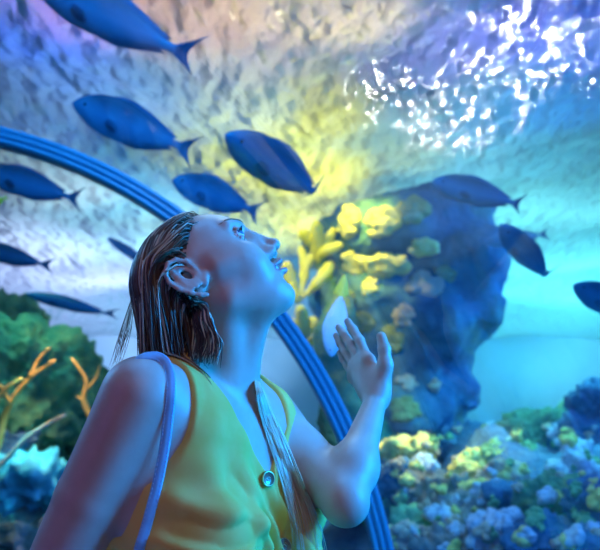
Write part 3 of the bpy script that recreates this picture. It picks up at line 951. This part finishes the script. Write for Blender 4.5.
# leafy yellow soft corals between face and hand
def leafy(name, base, tips, w, mat, parent=None):
    """a soft coral: fleshy fronds leaving one foot"""
    m = MB()
    for (tp, ww) in tips:
        mid = (np.array(base) + np.array(tp)) / 2 + rng.normal(size=3) * .04
        c = bez([base, mid, tp], 12)
        V = []; F = []
        for i, q in enumerate(c):
            t_ = i / 11; tt = (c[min(i + 1, 11)] - c[max(i - 1, 0)]); tt /= np.linalg.norm(tt)
            sd = np.cross(tt, AX_F + rng.normal(size=3) * .05); sd /= np.linalg.norm(sd); nn = np.cross(sd, tt)
            wd = ww * (.22 + .78 * math.sin(math.pi * min(1, t_ * .93) ** 1.3)) * (1 + .15 * math.sin(i * 2.1)); th = .012
            for a in range(10):
                an = 2 * math.pi * a / 10
                V.append(q + sd * wd * math.cos(an) + nn * (th + wd * .12) * math.sin(an) + nn * .2 * wd * math.cos(an) ** 2)
        for i in range(11):
            for a in range(10): F.append((i * 10 + a, i * 10 + (a + 1) % 10, (i + 1) * 10 + (a + 1) % 10, (i + 1) * 10 + a))
        F.append(tuple(range(10))[::-1]); F.append(tuple(range(110, 120)))
        m.add(V, F)
    return m.obj(name, mat, parent)
M_sponge = noisy('cyan_sponge', [(.05, .36, .46), (.14, .58, .66)], 5, .8, .7, 30, dist=.02)
M_leaf = noisy('leafy_coral', [(.80, .72, .05), (.90, .86, .12)], 8, .6, .3, 40, dist=.01)
LD = 5.9
lf = [((300, 300), [(286, 262), (300, 246), (318, 250), (332, 262), (290, 283)], 'bright yellow leafy coral beside the upturned chin'),
      ((300, 345), [(288, 318), (300, 306), (316, 318), (322, 334)], 'yellow leafy coral lower beside the tunnel ring'),
      ((330, 392), [(322, 376), (334, 374), (342, 380)], 'small yellow coral tuft just below the hand'),
      ((318, 262), [(300, 232), (316, 222), (334, 228), (342, 244)], 'yellow green leafy coral topmost above the chin')]
reefback = blob('rock', [R3(336, 330, 5.75, 22, 50, .2), R3(345, 400, 5.75, 30, 50, .25), R3(360, 450, 5.75, 30, 40, .3)], .04, M_rock2, .10, 2.5, pit=.5)
tag(reefback, 'broad olive green rock behind the raised forearm', 'rock')
for (bx, by), tp, lab in lf:
    base = P(bx, by, LD + .05)
    tips = [(P(x, y, LD + .1 * rng.normal() - .05), .035 + .02 * rng.random()) for x, y in tp]
    tag(leafy('leafy_coral', base, tips, .05, M_leaf), lab, 'coral', 'leafy corals behind the woman')

# boulders and corals of the ridge on the right: (px, py, depth, rx, ry, material, label)
def boulder(x, y, d, rx, ry, mat, lab, kind='rock', amp=.34, freq=None, pit=.8, name=None):
    c, r = R3(x, y, d, rx, ry, (rx + ry) / 2 / FPX * d)
    s = max(r)
    sub = [(c, r)] + [(c + rng.normal(size=3) * np.array(r) * .45, np.array(r) * (.5 + .2 * rng.random())) for _ in range(3)]
    o = blob(name or ('coral' if kind == 'coral' else 'rock'), sub, max(s / 14, .012), mat, s * amp, freq or 1.7 / s, k=s * .3, pit=pit)
    tag(o, lab, kind, 'ridge ' + ('corals' if kind == 'coral' else 'boulders'))
    return o
BL = [
    (470, 442, 5.6, 38, 13, M_rock3, 'long low blue rock on the skyline beside the stack foot', 'rock'),
    (545, 448, 5.0, 62, 28, M_rock2, 'big green rock crowning the ridge', 'rock'),
    (590, 440, 4.6, 34, 26, M_rock3, 'dark teal rock on the crest by the frame edge', 'rock'),
    (507, 458, 4.7, 28, 14, M_coral_g, 'bright green mossy coral mound on the crest', 'coral'),
    (575, 470, 4.2, 24, 15, M_coral_b, 'pale blue knobbly coral under the crest', 'coral'),
    (508, 478, 4.2, 22, 12, M_coral_t, 'round tan brain coral in the middle of the ridge', 'coral'),
    (480, 460, 4.8, 16, 9, M_coral_y, 'yellow coral cushion left on the ridge crest', 'coral'),
    (466, 468, 4.7, 15, 12, M_coral_y, 'ochre coral cushion next to the pale oval coral', 'coral'),
    (424, 466, 4.6, 11, 12, M_coral_b, 'pale blue oval coral by the forearm', 'coral'),
    (408, 448, 4.9, 26, 9, M_coral_y, 'flat yellow coral patch behind the forearm', 'coral'),
    (440, 492, 4.3, 34, 16, M_rock, 'brown reef rock under the pale oval coral', 'rock'),
    (400, 478, 4.5, 22, 16, M_rock3, 'teal rock close to the elbow', 'rock'),
    (470, 510, 4.0, 40, 18, M_rock, 'rust brown rock low in the middle of the ridge', 'rock'),
    (525, 500, 3.9, 26, 17, M_rock3, 'blue rock under the round brain coral', 'rock'),
    (560, 500, 3.7, 34, 18, M_rock2, 'dark green rock under the knobbly coral', 'rock'),
    (592, 505, 3.4, 24, 28, M_rock3, 'deep blue rock at the frame edge', 'rock'),
    (420, 522, 4.0, 26, 14, M_coral_g, 'green coral lump low beside the tunnel ring', 'coral'),
    (412, 542, 3.8, 22, 14, M_coral_t, 'tan coral lump lowest beside the tunnel ring', 'coral'),
    (455, 545, 3.6, 34, 17, M_rock, 'brown rock on the bottom edge below the rust brown one', 'rock'),
    (500, 536, 3.5, 30, 16, M_coral_b, 'pale blue coral crust near the bottom edge', 'coral'),
    (545, 545, 3.3, 40, 22, M_rock3, 'dark blue rock on the bottom edge', 'rock'),
    (595, 556, 3.0, 30, 26, M_rock3, 'navy rock in the bottom corner', 'rock'),
    (380, 500, 4.6, 16, 18, M_rock2, 'olive rock peeping out by the elbow', 'rock'),
    (385, 455, 5.2, 14, 10, M_coral_t, 'small tan coral behind the forearm', 'coral'),
    (545, 476, 4.3, 16, 9, M_coral_t, 'tan coral nub between the brain coral and the knobbly coral', 'coral'),
    (445, 516, 3.85, 12, 8, M_coral_b, 'little pale blue coral in front of the rust brown rock', 'coral'),
    (480, 486, 4.1, 12, 8, M_coral_y, 'little yellow coral beside the round brain coral', 'coral'),
]
for bl in BL: boulder(*bl[:6], bl[6], bl[7])
# small nubs crusting the ridge: four kinds, copied
dgx = bpy.context.evaluated_depsgraph_get()
def nub(mat, seed):
    parts = [(np.zeros(3), (.035, .035, .03))]; rg = random.Random(seed)
    for k_ in range(6):
        a = k_ * 1.05 + rg.random(); parts.append((np.array([.03 * math.cos(a), .03 * math.sin(a), .012 * rg.random()]), (.016 + .01 * rg.random(), .016 + .01 * rg.random(), .022 + .012 * rg.random())))
    return blob('coral_nub', parts, .006, mat, .006, 25, k=.006, pit=.5)
NK = [(M_coral_y, 'small yellow coral nub crusting the reef ridge'), (M_coral_b, 'small pale blue coral nub crusting the reef ridge'), (M_coral_g, 'small green coral nub crusting the reef ridge'), (M_coral_t, 'small tan coral nub crusting the reef ridge')]
NP = [nub(m_, i) for i, (m_, l_) in enumerate(NK)]; nu = [False] * 4
allb = []
for o in list(bpy.data.objects):
    if o.name.split('.')[0] in ('rock', 'coral') and o.get('group', '') and o['group'].startswith('ridge'):
        allb.append(BVHTree.FromPolygons([tuple(v.co) for v in o.data.vertices], [tuple(p.vertices) for p in o.data.polygons]))
for i in range(120):
    x, y = rng.uniform(395, 600), rng.uniform(425, 550)
    best = None
    for t_ in allb:
        h_ = t_.ray_cast(Vector(CAM), Vector(ray(x, y)))
        if h_[0] is not None and (best is None or h_[3] < best[3]): best = h_
    if best is None: continue
    k_ = int(rng.choice(4, p=[.2, .4, .2, .2] if x > 470 else [.35, .2, .2, .25])); o = NP[k_]
    if nu[k_]: o = o.copy(); COL.objects.link(o)
    nu[k_] = True
    o.location = best[0]; n_ = (Vector(best[1]) + Vector((0, 0, .5))).normalized()
    o.rotation_euler = n_.to_track_quat('Z', 'Y').to_euler(); s_ = rng.uniform(.3, .95); o.scale = (s_, s_, s_ * rng.uniform(.7, 1.5))
    tag(o, NK[k_][1], 'coral', NK[k_][1].split(' crusting')[0] + 's on the ridge')

# left bank seen through the end window
LBK = [(20, 400, 6.3, 62, 62, M_rock2, 'large green overgrown rock at the left behind the kelp', 'rock'),
       (60, 380, 6.7, 34, 40, M_rock2, 'green rock shoulder beside the kelp', 'rock'),
       (90, 430, 6.8, 42, 42, M_rock2, 'dim green rock between kelp and bare arm', 'rock'),
       (25, 492, 5.7, 50, 30, M_sponge, 'cyan rounded sponge mound under the kelp', 'coral'),
       (5, 440, 5.9, 22, 30, M_rock3, 'teal rock on the edge below the kelp', 'rock'),
       (20, 545, 5.5, 60, 24, M_rock, 'dark brown rock in the bottom corner by the arm', 'rock'),
       (110, 530, 6.0, 50, 30, M_rock3, 'blue rock hidden behind the elbow side of the arm', 'rock'),
       (4, 335, 7.2, 40, 40, M_rock2, 'hazy green rock top at the left edge', 'rock')]
for bl in LBK: boulder(*bl[:6], bl[6], bl[7])
M_kelp = noisy('orange_branch', [(.72, .36, .06), (.86, .56, .16)], 10, .6, .3, 60, dist=.01)
M_kelp2 = noisy('pale_branch', [(.62, .50, .36), (.76, .62, .46)], 10, .6, .3, 60, dist=.01)
def branch(pts, r, mat, lab, subs=()):
    m = MB(); c = bez([P(*p) for p in pts], 26)
    m.tube(c, [r * (1 - .65 * i / 25) for i in range(26)], 8)
    for s_p in subs:
        c2 = bez([P(*p) for p in s_p], 12); m.tube(c2, [r * .6 * (1 - .7 * i / 11) for i in range(12)], 7)
    tag(m.obj('sea_whip', mat), lab, 'coral', 'sea whips')
branch([(-30, 500, 5.5), (-4, 450, 5.5), (8, 408, 5.5), (28, 380, 5.5), (55, 360, 5.5)], .030, M_kelp, 'orange sea whip curving up past the green rock', [[(10, 405, 5.5), (2, 388, 5.45), (-8, 380, 5.4)], [(30, 378, 5.5), (40, 358, 5.5), (50, 348, 5.45)]])
branch([(-20, 480, 5.3), (5, 460, 5.3), (30, 435, 5.3), (65, 415, 5.3)], .022, M_kelp2, 'pale bent sea whip in front of the cyan mound')
branch([(-30, 440, 5.35), (-10, 410, 5.35), (8, 388, 5.35), (22, 378, 5.35)], .03, M_kelp, 'short orange sea whip at the left edge')
branch([(92, 420, 5.6), (84, 400, 5.6), (86, 380, 5.6), (72, 358, 5.6)], .024, M_kelp, 'orange sea whip beside the bare shoulder', [[(85, 392, 5.6), (96, 378, 5.6), (100, 366, 5.6)], [(86, 402, 5.6), (76, 396, 5.6)]])

# ================================================================== FISH
def fishskin(name, top, side, belly, spot=None):
    m = nmat(name, side, .5, .15)
    b = m.node_tree.nodes['Principled BSDF']
    tc = N(m, 'ShaderNodeTexCoord'); sp_ = N(m, 'ShaderNodeSeparateXYZ'); L(m, tc.outputs['Object'], sp_.inputs[0])
    cr = N(m, 'ShaderNodeValToRGB'); el = cr.color_ramp.elements
    mr = N(m, 'ShaderNodeMapRange'); mr.inputs[1].default_value = -.18; mr.inputs[2].default_value = .18
    nz = N(m, 'ShaderNodeTexNoise', Scale=14, Detail=3); L(m, tc.outputs['Object'], nz.inputs['Vector'])
    ad = N(m, 'ShaderNodeMath', operation='MULTIPLY_ADD'); ad.inputs[1].default_value = .04
    L(m, nz.outputs['Fac'], ad.inputs[0]); L(m, sp_.outputs['Z'], ad.inputs[2]); L(m, ad.outputs[0], mr.inputs[0])
    el[0].position = .06; el[0].color = (*belly, 1); el[1].position = .85; el[1].color = (*top, 1)
    e = el.new(.22); e.color = (*side, 1); e = el.new(.6); e.color = tuple(1.25 * c for c in side) + (1,)
    L(m, mr.outputs[0], cr.inputs['Fac']); L(m, cr.outputs['Color'], b.inputs['Base Color'])
    n2 = N(m, 'ShaderNodeTexVoronoi', Scale=60); L(m, tc.outputs['Object'], n2.inputs['Vector'])
    bp = N(m, 'ShaderNodeBump', Strength=.15, Distance=.004); L(m, n2.outputs['Distance'], bp.inputs['Height']); L(m, bp.outputs['Normal'], b.inputs['Normal'])
    return m
M_fish = fishskin('blue_fish_skin', (.012, .08, .15), (.02, .17, .33), (.36, .44, .10))
M_fin = nmat('fin', (.015, .11, .24), .5, .15)
M_finy = nmat('yellow_fin', (.75, .68, .10), .5)
M_fe = nmat('fish_eye', (.01, .01, .015), .1); M_fr = nmat('fish_eye_ring', (.5, .5, .35), .3)
# profile: t, top, bottom, half width  (length 1: nose at +.5, tail root at -.42)
PRF = [(0, .002, -.002, .002), (.02, .030, -.026, .016), (.06, .062, -.050, .030), (.13, .100, -.082, .045), (.22, .132, -.112, .056), (.34, .150, -.134, .062), (.48, .146, -.136, .059), (.62, .120, -.116, .048), (.75, .082, -.082, .034), (.86, .044, -.046, .021), (.94, .026, -.028, .014), (1.0, .028, -.030, .008)]
def fin_sheet(m, pts_base, pts_edge, th=.004):
    n_ = len(pts_base); V = []; F = []
    for s_i in (-1, 1):
        for r_, pts in enumerate((pts_base, pts_edge)):
            for p in pts: V.append((p[0], p[1] + s_i * (th if r_ == 0 else th * .25), p[2]))
    for i in range(n_ - 1):
        F += [(i, i + 1, n_ + i + 1, n_ + i), (2 * n_ + i, 3 * n_ + i, 3 * n_ + i + 1, 2 * n_ + i + 1), (n_ + i, n_ + i + 1, 3 * n_ + i + 1, 3 * n_ + i)]
    F += [(0, n_, 3 * n_, 2 * n_), (n_ - 1, 3 * n_ - 1, 4 * n_ - 1, 2 * n_ - 1)]
    m.add(V, F)
def make_fish(skin, fin, tailm, fork=1.0):
    root = empty('fish')
    ts = np.linspace(0, 1, 34); pr = np.array(PRF)
    V = []; F = []; ns = 20
    for t_ in ts:
        tp, bt, w = [np.interp(t_, pr[:, 0], pr[:, k_]) for k_ in (1, 2, 3)]
        x = .5 - .92 * t_; zc = (tp + bt) / 2; h_ = (tp - bt) / 2
        for k_ in range(ns):
            a = 2 * math.pi * k_ / ns
            ca_, sa_ = math.cos(a), math.sin(a)
            V.append((x, w * math.copysign(abs(ca_) ** .95, ca_), zc + h_ * math.copysign(abs(sa_) ** 1.0, sa_)))
    for i in range(33):
        for k_ in range(ns): F.append((i * ns + k_, (i + 1) * ns + k_, (i + 1) * ns + (k_ + 1) % ns, i * ns + (k_ + 1) % ns))
    F.append(tuple(range(ns))); F.append(tuple(range(33 * ns, 34 * ns))[::-1])
    mesh_obj('body', V, F, skin, root)
    # tail, its origin at the root of the tail so that it can swing
    m = MB(); nn = 15
    base = [(0, 0, .028 - .058 * i / 14) for i in range(nn)]
    edge = []
    for i in range(nn):
        u_ = 1 - 2 * i / 14
        edge.append((-.085 - fork * .085 * abs(u_) ** 1.6 + .0 * u_, 0, .135 * u_ * (1 if fork > .3 else .75)))
    mid = [((b_[0] * .45 + e_[0] * .55), 0, b_[2] * .5 + e_[2] * .5) for b_, e_ in zip(base, edge)]
    fin_sheet(m, base, mid, .006); fin_sheet(m, mid, edge, .003)
    tf = m.obj('tail_fin', tailm, root); tf.location = (-.41, 0, 0)
    def prof_at(x, top):
        t_ = (.5 - x) / .92; return np.interp(t_, pr[:, 0], pr[:, 1 if top else 2])
    for nm, top, x0, x1, hh in (('dorsal_fin', True, .24, -.34, .024), ('anal_fin', False, .04, -.33, .022)):
        m = MB(); xs_ = np.linspace(x0, x1, 18)
        base = [(x, 0, prof_at(x, top) * .93) for x in xs_]
        edge = [(x - .02 - .02 * (i / 17), 0, prof_at(x, top) + (1 if top else -1) * hh * min(1, .15 + i / 5) * (1 - .35 * i / 17)) for i, x in enumerate(xs_)]
        fin_sheet(m, base, edge, .004); m.obj(nm, fin, root)
    for sg in (-1, 1):
        m = MB()
        V = []; c0 = np.array((.235, sg * .050, -.012))
        prp = [(0, .012), (.3, .032), (.7, .040), (1, .022)]
        base = []; edge = []
        for i in range(8):
            t_ = i / 7; w = np.interp(t_, [0, .3, .7, 1], [.010, .028, .036, .02])
            q = c0 + np.array((-.14 * t_, sg * .035 * t_, -.03 * t_))
            base.append(q + (0, 0, w)); edge.append(q - (0, 0, w))
        fin_sheet(m, base, edge, .002); m.obj('pectoral_fin', fin, root)
        e = MB(); ve = []
        cen = Vector((.395, sg * .036, .030))
        e.tube([cen - Vector((0, sg * .008, 0)), cen, cen + Vector((0, sg * .004, 0)), cen + Vector((0, sg * .006, 0))], [.016, .0155, .011, .003], 14)
        e.obj('eye', M_fe, root)
    return root
protoA = make_fish(M_fish, M_fin, M_fin, 1.0)
used = [False]
def kids(o): return [c for c in bpy.data.objects if c.parent == o]
FIRST = {}
def place_fish(proto, nose, tail, hs, label, swing=0, roll=0, ws=1.0, mats=None, group='blue fish'):
    if proto.name not in FIRST: o = proto; FIRST[proto.name] = kids(proto); ch = FIRST[proto.name]
    else:
        o = proto.copy(); COL.objects.link(o); ch = []
        for c in FIRST[proto.name]:
            d_ = c.copy(); COL.objects.link(d_); d_.parent = o; ch.append(d_)
    a = P(*nose); b_ = P(*tail)                  # nose tip and root of the tail
    v = a - b_; ln = np.linalg.norm(v); x = v / ln
    view = (a + b_) / 2 - CAM; view /= np.linalg.norm(view)
    z = np.cross(view, x) ; z = z if z[2] > 0 else -z
    z = z / np.linalg.norm(z); y = np.cross(z, x)
    cr_, sr = math.cos(roll), math.sin(roll)
    z2 = z * cr_ + y * sr; y2 = np.cross(z2, x)
    s = ln / .92
    M = Matrix(((x[0], y2[0], z2[0]), (x[1], y2[1], z2[1]), (x[2], y2[2], z2[2])))
    o.rotation_euler = M.to_euler(); o.scale = (s, s * ws, s * hs)
    o.location = Vector(b_ + x * s * .42)
    for c in ch:
        if c.name.startswith('tail_fin'): c.rotation_euler = (0, 0, swing)
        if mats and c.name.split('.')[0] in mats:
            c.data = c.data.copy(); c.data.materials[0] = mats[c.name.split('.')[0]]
    tag(o, label, 'fish', group)
    return o
place_fish(protoA, (72, 103, 3.6), (180, 146, 3.7), 1.22, 'blue fish with forked tail, nearest above the joint ring', 0, .25)
place_fish(protoA, (28, -22, 3.3), (176, 50, 3.35), 1.02, 'largest dark blue fish, cut off by the upper edge', .5, .35)
place_fish(protoA, (225, 134, 3.4), (314, 192, 3.9), .98, 'dark blue fish with yellow green belly above the forehead', .9, .3)
place_fish(protoA, (172, 180, 3.6), (250, 209, 3.7), 1.28, 'plump blue fish swimming right above the hair', 0, .2)
place_fish(protoA, (-22, 170, 4.6), (70, 197, 4.6), .98, 'blue fish crossing behind the joint ring at the left edge', .9, .1)
place_fish(protoA, (-30, 246, 5.5), (42, 264, 5.4), .75, 'slim dark fish half cut off below the joint ring', .8, .1)
place_fish(protoA, (26, 294, 5.9), (106, 313, 5.8), .50, 'slim dark fish, lowest at the left above the kelp', .8, .2)
place_fish(protoA, (107, 238, 5.2), (150, 266, 5.2), .62, 'small slender teal fish half hidden by the hair', .3, .3)
place_fish(protoA, (432, 181, 3.9), (514, 203, 4.0), .98, 'blue fish at mid right swimming level over the rock stack', .35, .2)
place_fish(protoA, (500, 224, 3.7), (545, 276, 4.0), .92, 'blue fish diving steeply with yellow green belly line', .95, .5)
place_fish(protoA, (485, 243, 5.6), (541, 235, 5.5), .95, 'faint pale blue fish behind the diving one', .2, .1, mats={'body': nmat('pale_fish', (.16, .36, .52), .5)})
place_fish(protoA, (573, 285, 4.2), (640, 318, 4.3), 1.2, 'blue fish cut off by the right edge', .2, .3)
M_pale = nmat('pale_fish_skin', (.55, .72, .86), .5, .2); M_yel = nmat('yellow_tail', (.85, .74, .05), .5)
protoB = make_fish(M_pale, M_pale, M_yel, -.9)
pf = place_fish(protoB, (331, 357, 2.6), (341, 296, 2.62), 1.2, 'pale blue fish with yellow tail pointing down at the hand', .0, .2, group=None)
yf = place_fish(protoA, (-14, 207, 4.3), (5, 198, 4.3), 1.3, 'little yellow fish peeping in at the left edge', .0, .1, mats={'body': M_yel, 'tail_fin': M_yel, 'dorsal_fin': M_yel, 'anal_fin': M_yel}, group=None)
for c in kids(pf):
    if c.name.startswith('tail_fin'): c.scale = (4.0, 1.5, 1.0)
for o in (pf, yf):
    if 'group' in o: del o['group']
# ================================================================== LIGHT
w = bpy.data.worlds.new('hall'); scene.world = w; w.use_nodes = True
w.node_tree.nodes['Background'].inputs[0].default_value = (.10, .22, .45, 1)
w.node_tree.nodes['Background'].inputs[1].default_value = .3
scene.view_settings.view_transform = 'Standard'; scene.view_settings.look = 'None'
scene.view_settings.gamma = 1; scene.view_settings.use_curve_mapping = False
scene.view_settings.exposure = 0
def lamp(kind, name, loc, target, energy, col, **kw):
    l = bpy.data.lights.new(name, kind); l.energy = energy; l.color = col
    for k_, v_ in kw.items(): setattr(l, k_, v_)
    o = bpy.data.objects.new(name, l); COL.objects.link(o); o.location = Vector(loc)
    if target is not None: o.rotation_euler = (Vector(target) - Vector(loc)).to_track_quat('-Z', 'Y').to_euler()
    return o
def surf_at(px, py):
    v = ray(px, py); return CAM + v * (SURF - CAMZ) / v[2]
# spots added over the water, each putting a pool of colour on it
POOLS = [
    (10, 10, (.03, .12, 1.0), 190, 70), (75, 10, (1, .32, .06), 85, 40), (50, 60, (.15, .25, 1), 60, 50), (160, 5, (1, .52, .16), 160, 65), (235, 30, (.95, .66, .85), 75, 70),
    (330, 5, (1, .75, .3), 280, 55), (290, 60, (1, .80, .4), 50, 60), (90, 80, (.25, .50, 1), 90, 70), (190, 100, (.35, .62, 1), 150, 75), (20, 110, (.4, .5, 1), 60, 60),
    (40, 180, (.9, .78, .62), 100, 60), (130, 190, (.22, .72, 1), 210, 65), (110, 240, (.4, .75, 1), 250, 70), (20, 240, (.7, .7, .9), 150, 60), (200, 240, (.5, .95, .7), 170, 60),
    (300, 110, (1, .88, .0), 230, 50), (290, 170, (1, .90, .0), 400, 55), (345, 220, (1, .88, .0), 380, 50), (375, 150, (.75, .75, .1), 130, 50), (250, 150, (.8, .95, .15), 110, 45),
    (410, 50, (.62, .5, 1), 90, 60), (480, 30, (.42, .36, 1), 100, 60), (570, 20, (.12, .12, 1), 130, 65),
    (570, 90, (.02, .25, 1), 130, 60), (480, 110, (.15, .5, 1), 90, 60), (510, 150, (.12, .65, .9), 90, 60), (570, 200, (.25, .85, .85), 170, 70), (480, 210, (.25, .85, .8), 150, 60), (560, 250, (.2, .85, .85), 260, 90), (440, 160, (.4, .7, .8), 90, 50), (560, 285, (.15, .8, .9), 300, 90), (480, 280, (.15, .8, .9), 200, 80),
    (270, 230, (1, .95, .05), 250, 50), (60, 270, (.7, .7, 1), 260, 90)]
for i, (x, y, c, e, spx) in enumerate(POOLS):
    s = surf_at(x, y); d_ = np.linalg.norm(s - CAM); r = spx / FPX * d_ * 1.5
    hgt = 1.5
    lq = s + np.array([.9, .9, hgt]); lq[1] = min(lq[1], 14.7)
    lamp('SPOT', 'added_pool_spot', lq, s, e * .92, tuple(v ** 1.15 for v in c), spot_size=2 * math.atan(r / hgt), spot_blend=1, shadow_soft_size=.1)
# spots added to wash the tank's back wall with colour
def wallpt(x, y): v = ray(x, y); return CAM + v * (15.0 / v[1])
for (x, y, c, e, sz) in [(540, 330, (.12, .70, .85), 420, 60), (480, 400, (.1, .65, .85), 330, 60), (600, 380, (.2, .75, .85), 330, 60), (140, 330, (.6, .7, 1), 450, 70), (250, 330, (.45, .7, 1), 350, 60), (30, 260, (.7, .78, .9), 200, 60), (200, 430, (.4, .5, 1), 400, 60)]:
    p = wallpt(x, y)
    lamp('SPOT', 'added_wall_spot', p + np.array([0, -3.0, 1.5]) if p[2] < 2.3 else np.array([p[0], p[1] - 3.0, 3.8]), p, e, c, spot_size=math.radians(sz), spot_blend=1, shadow_soft_size=.2)
# glitter: unseen spots added at mirror positions so the ripples show glints
for (x, y, c, e) in [(445, 65, (1, .93, .8), 1700), (545, 5, (1, .97, 1), 900), (335, -5, (1, .85, .5), 450)]:
    s = surf_at(x, y); v = ray(x, y); q = s + np.array([v[0], v[1], -v[2]]) * (3.4 / v[2])
    q[1] = min(q[1], 14.6)
    lamp('SPOT', 'added_glint_spot', q, s, e, c, spot_size=math.radians(15), spot_blend=1, shadow_soft_size=.06)
# lights added to colour the reef
RL = lambda loc, tgt, e, c, deg, r=.12: lamp('SPOT', 'added_reef_light', loc, tgt, e, c, spot_size=math.radians(deg), spot_blend=1, shadow_soft_size=r)
RL((.1, 4.7, 3.7), P(385, 270, 6.0), 520, (1, .85, .06), 26)
RL((-1.0, 4.0, 3.8), P(315, 290, 5.9), 380, (1, .9, .06), 30)
RL((5.0, 5.6, 3.8), P(470, 300, 6.0), 1300, (.02, .28, 1), 45, .2)
RL((1.9, 4.4, 3.85), P(520, 450, 4.8), 520, (.10, .75, .95), 60)
RL((.4, 4.7, 3.5), P(430, 465, 4.7), 420, (1, .85, .25), 34)
RL((-2.2, 5.4, 3.8), P(30, 400, 6.2), 150, (.15, .7, .7), 60)
RL((-1.7, 5.2, 2.6), P(50, 385, 5.5), 90, (1, .72, .35), 60, .05)
RL((-1.7, 5.2, 2.0), P(25, 490, 5.6), 70, (.05, .8, 1), 40)
lamp('AREA', 'added_reef_light', (4.2, 2.0, 3.6), (1.5, 5.5, 1.0), 130, (.05, .25, 1), size=1.5)
# blue area light added over the tunnel for the water's tint
lamp('AREA', 'tank_light', (-.5, 1.2, 3.85), (-.5, 4.5, 2.6), 120, (.07, .40, 1), size=1.2)
RL((.15, 1.7, 3.3), P(343, 290, 2.6), 90, (1, .90, .45), 9, .05)  # warm spot added to bring out the pale fish's yellow tail
# broad lights added to brighten the far water surface
for (x, y, c, e) in [(4.5, 12.5, (.10, .80, .9), 170), (-1.5, 12.5, (.25, .6, .9), 90), (-5.5, 12.0, (.5, .55, 1), 100), (3.0, 9.5, (.2, .85, .85), 20)]:
    o = lamp('AREA', 'added_far_light', (x, y, 6.2), (x, y, 0), e, c, size=3.5)
# on the woman: key and rim from the tank side, then added fills
HD = P(230, 300, 1.12)
lamp('AREA', 'tank_light', (1.5, .95, 1.75), HD, 98, (.0, .30, 1), size=.8)
lamp('AREA', 'tank_light', (-.1, 2.5, 3.4), HD, 14, (.5, .8, 1), size=.8)
lamp('AREA', 'tank_light', (-1.8, 2.2, 2.4), P(150, 330, 1.1), 14, (.1, .45, 1), size=.8)  # added blue fill for the hair and near side
lamp('AREA', 'added_fill', (-1.6, -.3, 1.7), P(150, 430, 1.05), 4.5, (.2, .16, 1), size=1.0)  # added violet fill on the near arm
lamp('AREA', 'added_fill', (.1, -.4, 2.2), P(230, 400, 1.1), 4.2, (1, .60, .48), size=.8)  # warm fill added for the yellow of the top
